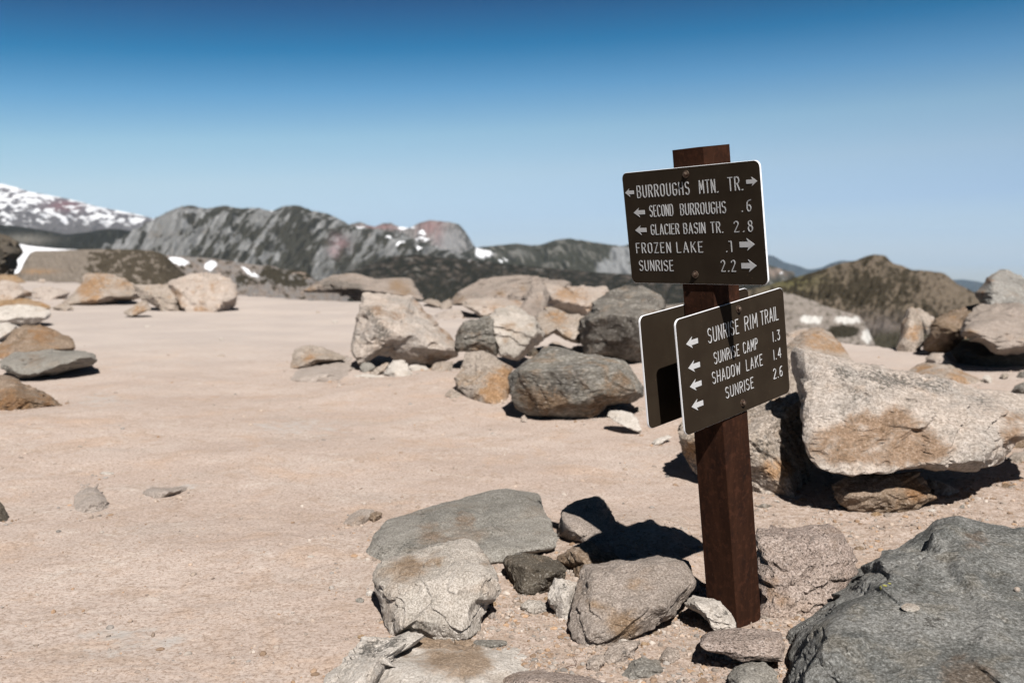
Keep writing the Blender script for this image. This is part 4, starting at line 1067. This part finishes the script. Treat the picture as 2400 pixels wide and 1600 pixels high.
# ------------------------------------------------------------------ signpost
RM = np.array([[0.6425000595767412, -0.7586627842953233, -0.10781675736703496],
               [0.07291418176982811, 0.2005895583107071, -0.976958213637382],
               [-0.7628087542370705, -0.6198343398215105, -0.18419607932121143]])
TV = np.array([0.6722066912684346, -0.40571219625047683, 3.4443703977267344])
CW = np.stack([RT, DN, FW], 1)
AX = CW @ RM                      # columns: right-face normal, left-face normal, up the post
ORG = CAMP + CW @ TV
HS = 0.07
TOP, BOT = 0.2625, -1.62
base = ORG + AX[:, 2] * -1.4703


def post_pt(P):                   # post frame (along right-face normal, left-face normal, up) -> world
    return ORG + np.asarray(P, float) @ AX.T


root = bpy.data.objects.new("signpost", None)
COL.objects.link(root)
root.location = tuple(base)
tag(root, "leaning rust brown signpost carrying three brown trail signs beside the rocks", "signpost")


def child(name, V, F, mat, parent, smooth=False, org=None):
    me = bpy.data.meshes.new(name)
    V = np.asarray(V, float)
    o_ = np.asarray(org if org is not None else V.mean(0))
    me.from_pydata([tuple(v) for v in (V - o_)], [], [list(f) for f in F])
    for p_ in me.polygons: p_.use_smooth = smooth
    me.update()
    mats = mat if isinstance(mat, list) else [mat]
    for m_ in mats: me.materials.append(m_)
    o = bpy.data.objects.new(name, me)
    COL.objects.link(o)
    o.location = tuple(o_)
    o["_w"] = [float(a) for a in o_]
    o.parent = parent
    pw = np.array(parent.location) if "_w" not in parent else np.array(parent["_w"])
    o.location = tuple(o_ - pw)
    return o


k = N("rusty_brown_post", 0.85, 0.06)
p = k.pos()
sp = k.stretch(p, (1, 1, 0.12))
col = k.mix(k.ramp(k.noise(sp, 18, 5, 0.65), 0.38, 0.64), (0.025, 0.0105, 0.0062), (0.040, 0.0165, 0.0092))
col = k.mix(k.ramp(k.noise(p, 14, 6, 0.7), 0.52, 0.68, 0, 0.6), col, (0.016, 0.008, 0.006))
col = k.mix(k.ramp(k.noise(p, 120, 3, 0.7), 0.62, 0.74, 0, 0.5), col, (0.10, 0.045, 0.026))
col = k.mix(k.ramp(k.noise(sp, 55, 3, 0.7), 0.66, 0.74, 0, 0.35), col, (0.12, 0.07, 0.05))
col = k.mix(k.ramp(k.noise(p, 38, 6, 0.75), 0.50, 0.62, 0, 0.55), col, (0.065, 0.026, 0.015))
col = k.mix(k.ramp(k.noise(k.stretch(p, (1, 1, 0.3)), 26, 6, 0.75, 0.5), 0.56, 0.66, 0, 0.7), col, (0.014, 0.008, 0.006))
k.color(col)
k.bump([(k.noise(sp, 60, 5, 0.6), 0.35, 0.004), (k.noise(p, 200, 3), 0.3, 0.001)])
M_POST = k.m
# post with small chamfers and a hollow top
def post_mesh():
    c = 0.004
    prof = [(HS - c, HS), (-HS + c, HS), (-HS, HS - c), (-HS, -HS + c), (-HS + c, -HS), (HS - c, -HS), (HS, -HS + c), (HS, HS - c)]
    zs = [BOT, -1.2, -0.8, -0.4, 0, TOP]
    V = [(a, b, z) for z in zs for a, b in prof]
    F = []
    for i in range(len(zs) - 1):
        for j in range(8):
            F.append([i * 8 + j, i * 8 + (j + 1) % 8, (i + 1) * 8 + (j + 1) % 8, (i + 1) * 8 + j])
    t = 0.008
    n0 = len(V)
    V += [(a * (HS - t) / HS, b * (HS - t) / HS, TOP) for a, b in prof]
    V += [(a * (HS - t) / HS, b * (HS - t) / HS, TOP - 0.2) for a, b in prof]
    top0 = (len(zs) - 1) * 8
    for j in range(8):
        F.append([top0 + j, top0 + (j + 1) % 8, n0 + (j + 1) % 8, n0 + j])
        F.append([n0 + j, n0 + (j + 1) % 8, n0 + 8 + (j + 1) % 8, n0 + 8 + j])
    F.append([n0 + 8 + j for j in range(8)])
    return post_pt(V), F


V, F = post_mesh()
child("post", V, F, M_POST, root)

k = N("brown_sign_paint", 0.85, 0.05)
p = k.pos()
col = k.mix(k.ramp(k.noise(p, 9, 5, 0.6), 0.35, 0.65), (0.026, 0.0185, 0.0125), (0.032, 0.0235, 0.016))
col = k.mix(k.ramp(k.noise(p, 60, 4, 0.7), 0.64, 0.74, 0, 0.5), col, (0.035, 0.025, 0.018))
col = k.mix(k.ramp(k.noise(p, 150, 2, 0.5), 0.73, 0.76, 0, 0.8), col, (0.12, 0.07, 0.045))
k.color(col)
k.bump([(k.noise(p, 220, 3), 0.12, 0.001)])
M_SIGN = k.m
k = N("bare_aluminium_edge", 0.38, 0.5)
k.b.inputs["Metallic"].default_value = 0.0
k.color((0.95, 0.96, 1.0))
M_ALU = k.m
k = N("white_routed_lettering", 0.75, 0.2)
p = k.pos()
k.color(k.mix(k.ramp(k.noise(p, 90, 4, 0.7), 0.3, 0.5, 0.35, 0), (0.50, 0.50, 0.51), (0.34, 0.325, 0.31)))
M_LET = k.m
k = N("weathered_bolt_steel", 0.5, 0.5)
k.b.inputs["Metallic"].default_value = 0.7
p = k.pos()
k.color(k.mix(k.ramp(k.noise(p, 160, 3), 0.4, 0.6), (0.16, 0.12, 0.09), (0.09, 0.05, 0.035)))
M_BOLT = k.m

TH = 0.0075


class Plane:
    """Sign plane: maps (u right, v up, w out) in metres to world."""
    def __init__(s, face, c, w, h, rot):
        s.face, s.c, s.w, s.h, s.rot = face, c, w, h, rot
    def __call__(s, P):
        P = np.asarray(P, float)
        cr, sr = math.cos(s.rot), math.sin(s.rot)
        a = s.c[0] + P[:, 0] * cr - P[:, 1] * sr
        t = s.c[1] + P[:, 0] * sr + P[:, 1] * cr
        if s.face == 'left': Q = np.stack([a, HS + TH + P[:, 2], t], -1)
        elif s.face == 'right': Q = np.stack([HS + TH + P[:, 2], -a, t], -1)
        else: Q = np.stack([-HS - P[:, 2] * -1 - 0.001, -a, t], -1)
        return post_pt(Q)


def panel(pl, label, rad=0.022):
    w, h = pl.w / 2, pl.h / 2
    out = []
    for cx, cy, a0 in [(w - rad, h - rad, 0), (-w + rad, h - rad, 90), (-w + rad, -h + rad, 180), (w - rad, -h + rad, 270)]:
        for i in range(9):
            a = math.radians(a0 + i * 90 / 8)
            out.append((cx + rad * math.cos(a), cy + rad * math.sin(a)))
    n = len(out)
    e = 0.0008
    def ring(inset, z): return [(x * (1 - inset / w), y * (1 - inset / h), z) for x, y in out]
    V = ring(e, 0) + ring(0, -e) + ring(0, -TH + e) + ring(e, -TH)
    F = [list(range(n)), [3 * n + i for i in range(n)][::-1]]
    mi = [0, 0]
    for r in range(3):
        for i in range(n):
            F.append([r * n + i, (r + 1) * n + i, (r + 1) * n + (i + 1) % n, r * n + (i + 1) % n]); mi.append(1)
    o = child("sign_panel", pl(V), F, [M_SIGN, M_ALU], root)
    for p_, m_ in zip(o.data.polygons, mi): p_.material_index = m_
    bm = bmesh.new(); bm.from_mesh(o.data); bmesh.ops.recalc_face_normals(bm, faces=bm.faces); bm.to_mesh(o.data); bm.free()
    o["label"] = label
    return o


def arc(cx, cy, rx, ry, a0, a1, n=8):
    return [(cx + rx * math.cos(math.radians(a0 + (a1 - a0) * i / n)), cy + ry * math.sin(math.radians(a0 + (a1 - a0) * i / n))) for i in range(n + 1)]


W5 = 0.46
G = {
    'A': (0.5, [[(0, 0), (0.25, 1), (0.5, 0)], [(0.08, 0.32), (0.42, 0.32)]]),
    'B': (W5, [[(0, 0), (0, 1), (0.24, 1)] + arc(0.24, 0.77, 0.2, 0.23, 90, -90) + [(0, 0.54)], [(0.24, 0.54)] + arc(0.24, 0.27, 0.22, 0.27, 90, -90) + [(0, 0)]]),
    'C': (W5, [arc(0.23, 0.77, 0.23, 0.23, 20, 180) + arc(0.23, 0.23, 0.23, 0.23, 180, 340)]),
    'D': (W5, [[(0, 0), (0, 1), (0.2, 1)] + arc(0.2, 0.73, 0.26, 0.27, 90, 0) + arc(0.2, 0.27, 0.26, 0.27, 0, -90) + [(0, 0)]]),
    'E': (0.4, [[(0.4, 0), (0, 0), (0, 1), (0.4, 1)], [(0, 0.53), (0.34, 0.53)]]),
    'F': (0.4, [[(0, 0), (0, 1), (0.4, 1)], [(0, 0.53), (0.33, 0.53)]]),
    'G': (W5, [arc(0.23, 0.77, 0.23, 0.23, 20, 180) + arc(0.23, 0.23, 0.23, 0.23, 180, 360) + [(0.46, 0.46), (0.26, 0.46)]]),
    'H': (W5, [[(0, 0), (0, 1)], [(W5, 0), (W5, 1)], [(0, 0.53), (W5, 0.53)]]),
    'I': (0.0, [[(0, 0), (0, 1)]]),
    'K': (W5, [[(0, 0), (0, 1)], [(W5, 1), (0, 0.42)], [(0.14, 0.6), (W5, 0)]]),
    'L': (0.4, [[(0, 1), (0, 0), (0.4, 0)]]),
    'M': (0.58, [[(0, 0), (0.03, 1), (0.29, 0.3), (0.55, 1), (0.58, 0)]]),
    'N': (W5, [[(0, 0), (0, 1), (W5, 0), (W5, 1)]]),
    'O': (W5, [arc(0.23, 0.77, 0.23, 0.23, 0, 180) + arc(0.23, 0.23, 0.23, 0.23, 180, 360) + [(0.46, 0.77)]]),
    'P': (W5, [[(0, 0), (0, 1), (0.24, 1)] + arc(0.24, 0.75, 0.21, 0.25, 90, -90) + [(0, 0.5)]]),
    'R': (W5, [[(0, 0), (0, 1), (0.24, 1)] + arc(0.24, 0.75, 0.21, 0.25, 90, -90) + [(0, 0.5)], [(0.22, 0.5), (W5, 0)]]),
    'S': (W5, [arc(0.23, 0.77, 0.22, 0.23, 25, 180, 8) + arc(0.23, 0.77, 0.22, 0.25, 180, 250, 4) + arc(0.23, 0.25, 0.22, 0.28, 70, 0, 5) + arc(0.23, 0.23, 0.22, 0.23, 0, -155, 8)]),
    'T': (0.46, [[(0, 1), (0.46, 1)], [(0.23, 1), (0.23, 0)]]),
    'U': (W5, [[(0, 1), (0, 0.23)] + arc(0.23, 0.23, 0.23, 0.23, 180, 360) + [(0.46, 1)]]),
    'W': (0.66, [[(0, 1), (0.15, 0), (0.33, 0.75), (0.51, 0), (0.66, 1)]]),
    'Z': (W5, [[(0, 1), (W5, 1), (0, 0), (W5, 0)]]),
    '1': (0.0, [[(0, 0), (0, 1)]]),
    '2': (W5, [arc(0.23, 0.76, 0.22, 0.24, 165, -20, 9) + [(0.0, 0.0), (W5, 0)]]),
    '3': (0.42, [[(0.0, 1), (0.4, 1), (0.18, 0.58)] + arc(0.18, 0.29, 0.23, 0.29, 90, -150, 10)]),
    '4': (0.5, [[(0.36, 0), (0.36, 1), (0, 0.3), (0.5, 0.3)]]),
    '6': (W5, [arc(0.42, 0.6, 0.4, 0.4, 85, 170, 6)[0:6] + [(0.0, 0.3)], arc(0.23, 0.28, 0.22, 0.28, 0, 360, 14)]),
    '7': (0.4, [[(0, 1), (0.36, 1), (0.36, 0)]]),
    '8': (W5, [arc(0.23, 0.77, 0.18, 0.23, -90, 270, 14), arc(0.23, 0.27, 0.22, 0.27, 90, 450, 14)]),
    '.': (0.03, [[(0, 0.01), (0.03, 0.01)]]),
    ' ': (0.22, []),
}


def ribbon(pts, w, z, V, F):
    P = [np.array(pts[0], float)]
    for q in pts[1:]:
        if np.hypot(*(np.array(q) - P[-1])) > 1e-4: P.append(np.array(q, float))
    if len(P) < 2: P.append(P[0] + [1e-4, 0])
    n = len(P)
    b0 = len(V)
    for i in range(n):
        d0 = P[i] - P[i - 1] if i > 0 else P[1] - P[0]
        d1 = P[i + 1] - P[i] if i < n - 1 else d0
        d0 = d0 / np.linalg.norm(d0); d1 = d1 / np.linalg.norm(d1)
        t = d0 + d1
        if np.linalg.norm(t) < 0.2: t = d1
        t /= np.linalg.norm(t)
        m = np.array([-t[1], t[0]])
        k_ = min(1 / max(abs(m @ np.array([-d1[1], d1[0]])), 0.4), 1.9)
        V += [(*(P[i] + m * w / 2 * k_), z), (*P[i], z - 0.0009), (*(P[i] - m * w / 2 * k_), z)]
        V += [(*(P[i] + m * w / 2 * k_), 0.0), (*(P[i] - m * w / 2 * k_), 0.0)]
    for i in range(n - 1):
        a, b = b0 + i * 5, b0 + (i + 1) * 5
        F += [[a, a + 1, b + 1, b], [a + 1, a + 2, b + 2, b + 1], [a + 3, a, b, b + 3], [a + 2, a + 4, b + 4, b + 2]]
    for i, s in ((0, -1), (n - 1, 1)):
        d = (P[1] - P[0]) if i == 0 else (P[-1] - P[-2])
        d = d / np.linalg.norm(d) * s
        m = np.array([-d[1], d[0]])
        r0 = len(V)
        for j in range(7):
            th = math.pi * j / 6 - math.pi / 2
            q = P[i] + w / 2 * (math.cos(th) * d + math.sin(th) * m)
            V.append((*q, z)); V.append((*q, 0.0))
        V.append((*P[i], z - 0.0009))
        c_ = len(V) - 1
        for j in range(6):
            F += [[c_, r0 + 2 * j, r0 + 2 * j + 2], [r0 + 2 * j, r0 + 2 * j + 1, r0 + 2 * j + 3, r0 + 2 * j + 2]]


def text(pl, panel_o, s, x0, x1, y0, y1, gap=0.20):
    sw = 0.0029 if y1 - y0 < 0.043 else 0.0033
    gap += 0.10
    x0, x1, y0 = x0 + sw / 2, x1 - sw / 2, y0 + sw / 2
    cap = y1 - y0 - sw / 2
    wn_ = sum(G[c][0] for c in s) + gap * (len(s) - 1)
    kx = (x1 - x0) / wn_
    V, F = [], []
    x = x0
    li = 0
    for c in s:
        gw, strokes = G[c]
        for st in strokes:
            pp = [np.array((x + a * kx, y0 + b * cap)) for a, b in st]
            run = [pp[0]]
            for i in range(1, len(pp)):
                run.append(pp[i])
                last = i == len(pp) - 1
                if not last:
                    d0, d1 = pp[i] - pp[i - 1], pp[i + 1] - pp[i]
                    cs = d0 @ d1 / (np.linalg.norm(d0) * np.linalg.norm(d1) + 1e-12)
                if last or cs < 0.3:
                    ribbon(run, sw if c != '.' else sw * 1.3, 0.0011 + 0.00009 * (li % 5), V, F)
                    li += 1
                    run = [pp[i]]
        x += (gw + gap) * kx
    o = child("lettering", pl(V), F, M_LET, panel_o)
    return o


def arrow(pl, panel_o, x0, x1, yc, h, left=True):
    L = x1 - x0
    hd = L * 0.52
    body = h * 0.22
    P = [(0, 0), (hd, h / 2), (hd * 0.80, body), (L, body), (L, -body), (hd * 0.80, -body), (hd, -h / 2)]
    if not left: P = [(L - a, b) for a, b in P]
    P = [(x0 + a, yc + b) for a, b in P]
    n = len(P)
    V = [(a, b, 0.0012) for a, b in P] + [(a, b, 0) for a, b in P]
    # triangulate as fan pieces: tip triangle part and shaft
    F = [[0, 1, 2, 5, 6], [2, 3, 4, 5]] + [[i, n + i, n + (i + 1) % n, (i + 1) % n] for i in range(n)]
    return child("arrow", pl(V), F, M_LET, panel_o)


def bolt(pl, panel_o, x, y):
    V, F = [], []
    r1, r2 = 0.0135, 0.0085
    def ring(r, z, n, ph=0.0): 
        b = len(V)
        for j in range(n):
            V.append((x + r * math.cos(2 * math.pi * j / n + ph), y + r * math.sin(2 * math.pi * j / n + ph), z))
        return b
    a = ring(r1, 0, 12); b = ring(r1 * 0.95, 0.003, 12); c = ring(r2 * 1.05, 0.0035, 12); d = ring(r2, 0.010, 12); e = ring(r2 * 0.6, 0.0125, 12)
    for p_, q_ in ((a, b), (b, c), (c, d), (d, e)):
        for j in range(12): F.append([p_ + j, p_ + (j + 1) % 12, q_ + (j + 1) % 12, q_ + j])
    F.append([e + j for j in range(12)])
    return child("bolt", pl(V), F, M_BOLT, panel_o, smooth=False)


UP = Plane('left', (-0.004, 0.0030), 0.5981, 0.4004, 0.01456)
LO = Plane('right', (0.01457, -0.4735), 0.5998, 0.3974, 0.01479)
BK = Plane('back', (0.00252, -0.4732), 0.5998, 0.3970, -0.00166)
pu = panel(UP, "upper brown sign with five lines of lettering starting BURROUGHS MTN. TR.")
text(UP, pu, "BURROUGHS", -0.2327, 0.0085, 0.107, 0.1515, gap=0.24)
text(UP, pu, "MTN.", 0.050, 0.1285, 0.107, 0.1525, gap=0.22)
text(UP, pu, "TR.", 0.170, 0.2285, 0.109, 0.1545, gap=0.2)
text(UP, pu, "SECOND", -0.181, -0.072, 0.038, 0.079, gap=0.18)
text(UP, pu, "BURROUGHS", -0.040, 0.1546, 0.038, 0.078, gap=0.18)
text(UP, pu, ".6", 0.2175, 0.2554, 0.040, 0.0784, gap=0.5)
text(UP, pu, "GLACIER", -0.1827, -0.052, -0.026, 0.0117, gap=0.18)
text(UP, pu, "BASIN", -0.033, 0.062, -0.026, 0.0117, gap=0.19)
text(UP, pu, "TR.", 0.085, 0.1357, -0.026, 0.0118, gap=0.2)
text(UP, pu, "2.8", 0.181, 0.2559, -0.0255, 0.0119, gap=0.42)
text(UP, pu, "FROZEN", -0.262, -0.098, -0.0908, -0.053, gap=0.26)
text(UP, pu, "LAKE", -0.071, 0.0441, -0.0908, -0.053, gap=0.26)
text(UP, pu, ".7", 0.1419, 0.1675, -0.0905, -0.0533, gap=0.35)
text(UP, pu, "SUNRISE", -0.2553, -0.0937, -0.1553, -0.1163, gap=0.2)
text(UP, pu, "2.2", 0.115, 0.1756, -0.156, -0.1165, gap=0.3)
arrow(UP, pu, -0.290, -0.2478, 0.1290, 0.029, True)
arrow(UP, pu, 0.2435, 0.2858, 0.1346, 0.029, False)
arrow(UP, pu, -0.2574, -0.2044, 0.0560, 0.0335, True)
arrow(UP, pu, -0.2583, -0.2046, -0.0073, 0.0335, True)
arrow(UP, pu, 0.1982, 0.2580, -0.0665, 0.041, False)
arrow(UP, pu, 0.1989, 0.2588, -0.1362, 0.041, False)
bolt(UP, pu, -0.001, 0.1758); bolt(UP, pu, 0.0027, -0.1668)
pw = panel(LO, "lower front brown sign headed SUNRISE RIM TRAIL with four left arrows")
text(LO, pw, "SUNRISE", -0.1435, 0.026, 0.0850, 0.1374, gap=0.19)
text(LO, pw, "RIM", 0.0600, 0.1330, 0.0853, 0.1374, gap=0.2)
text(LO, pw, "TRAIL", 0.1530, 0.2591, 0.0858, 0.1374, gap=0.17)
text(LO, pw, "SUNRISE", -0.1212, 0.0190, 0.0068, 0.0490, gap=0.19)
text(LO, pw, "CAMP", 0.0420, 0.1260, 0.0068, 0.0480, gap=0.19)
text(LO, pw, "SHADOW", -0.1384, 0.0170, -0.0590, -0.0162, gap=0.19)
text(LO, pw, "LAKE", 0.0510, 0.1467, -0.0580, -0.0159, gap=0.22)
text(LO, pw, "SUNRISE", -0.0740, 0.0855, -0.1272, -0.0860, gap=0.2)
text(LO, pw, "1.3", 0.2173, 0.2605, 0.0112, 0.0495, gap=0.3)
text(LO, pw, "1.4", 0.2149, 0.2607, -0.0555, -0.0178, gap=0.25)
text(LO, pw, "2.6", 0.2051, 0.2605, -0.1255, -0.0866, gap=0.24)
for yc in (0.1080, 0.0260, -0.0386, -0.1082): arrow(LO, pw, -0.2557, -0.1958, yc, 0.0395, True)
bolt(LO, pw, 0.0315, 0.1702); bolt(LO, pw, 0.0157, -0.1648)
panel(BK, "rear brown sign seen from its blank back, behind the lower front sign")

# ------------------------------------------------------------------ haze
if HAZE:
    k = bpy.data.materials.new("thin_mountain_haze")
    k.use_nodes = True
    t = k.node_tree
    t.nodes.clear()
    out = t.nodes.new("ShaderNodeOutputMaterial")
    pv = t.nodes.new("ShaderNodeVolumePrincipled")
    pv.inputs["Color"].default_value = (0.50, 0.70, 0.95, 1)
    pv.inputs["Density"].default_value = 1.3e-5
    pv.inputs["Anisotropy"].default_value = 0.0
    t.links.new(pv.outputs[0], out.inputs["Volume"])
    x, y0, y1, z0, z1 = 70000, -5000, 70000, -905, 1500
    V = [(a, b, c) for c in (z0, z1) for a, b in ((-x, y0), (x, y0), (x, y1), (-x, y1))]
    F = [[0, 3, 2, 1], [4, 5, 6, 7], [0, 1, 5, 4], [1, 2, 6, 5], [2, 3, 7, 6], [3, 0, 4, 7]]
    tag(mesh_obj("haze", V, F, k, smooth=False), kind="stuff")
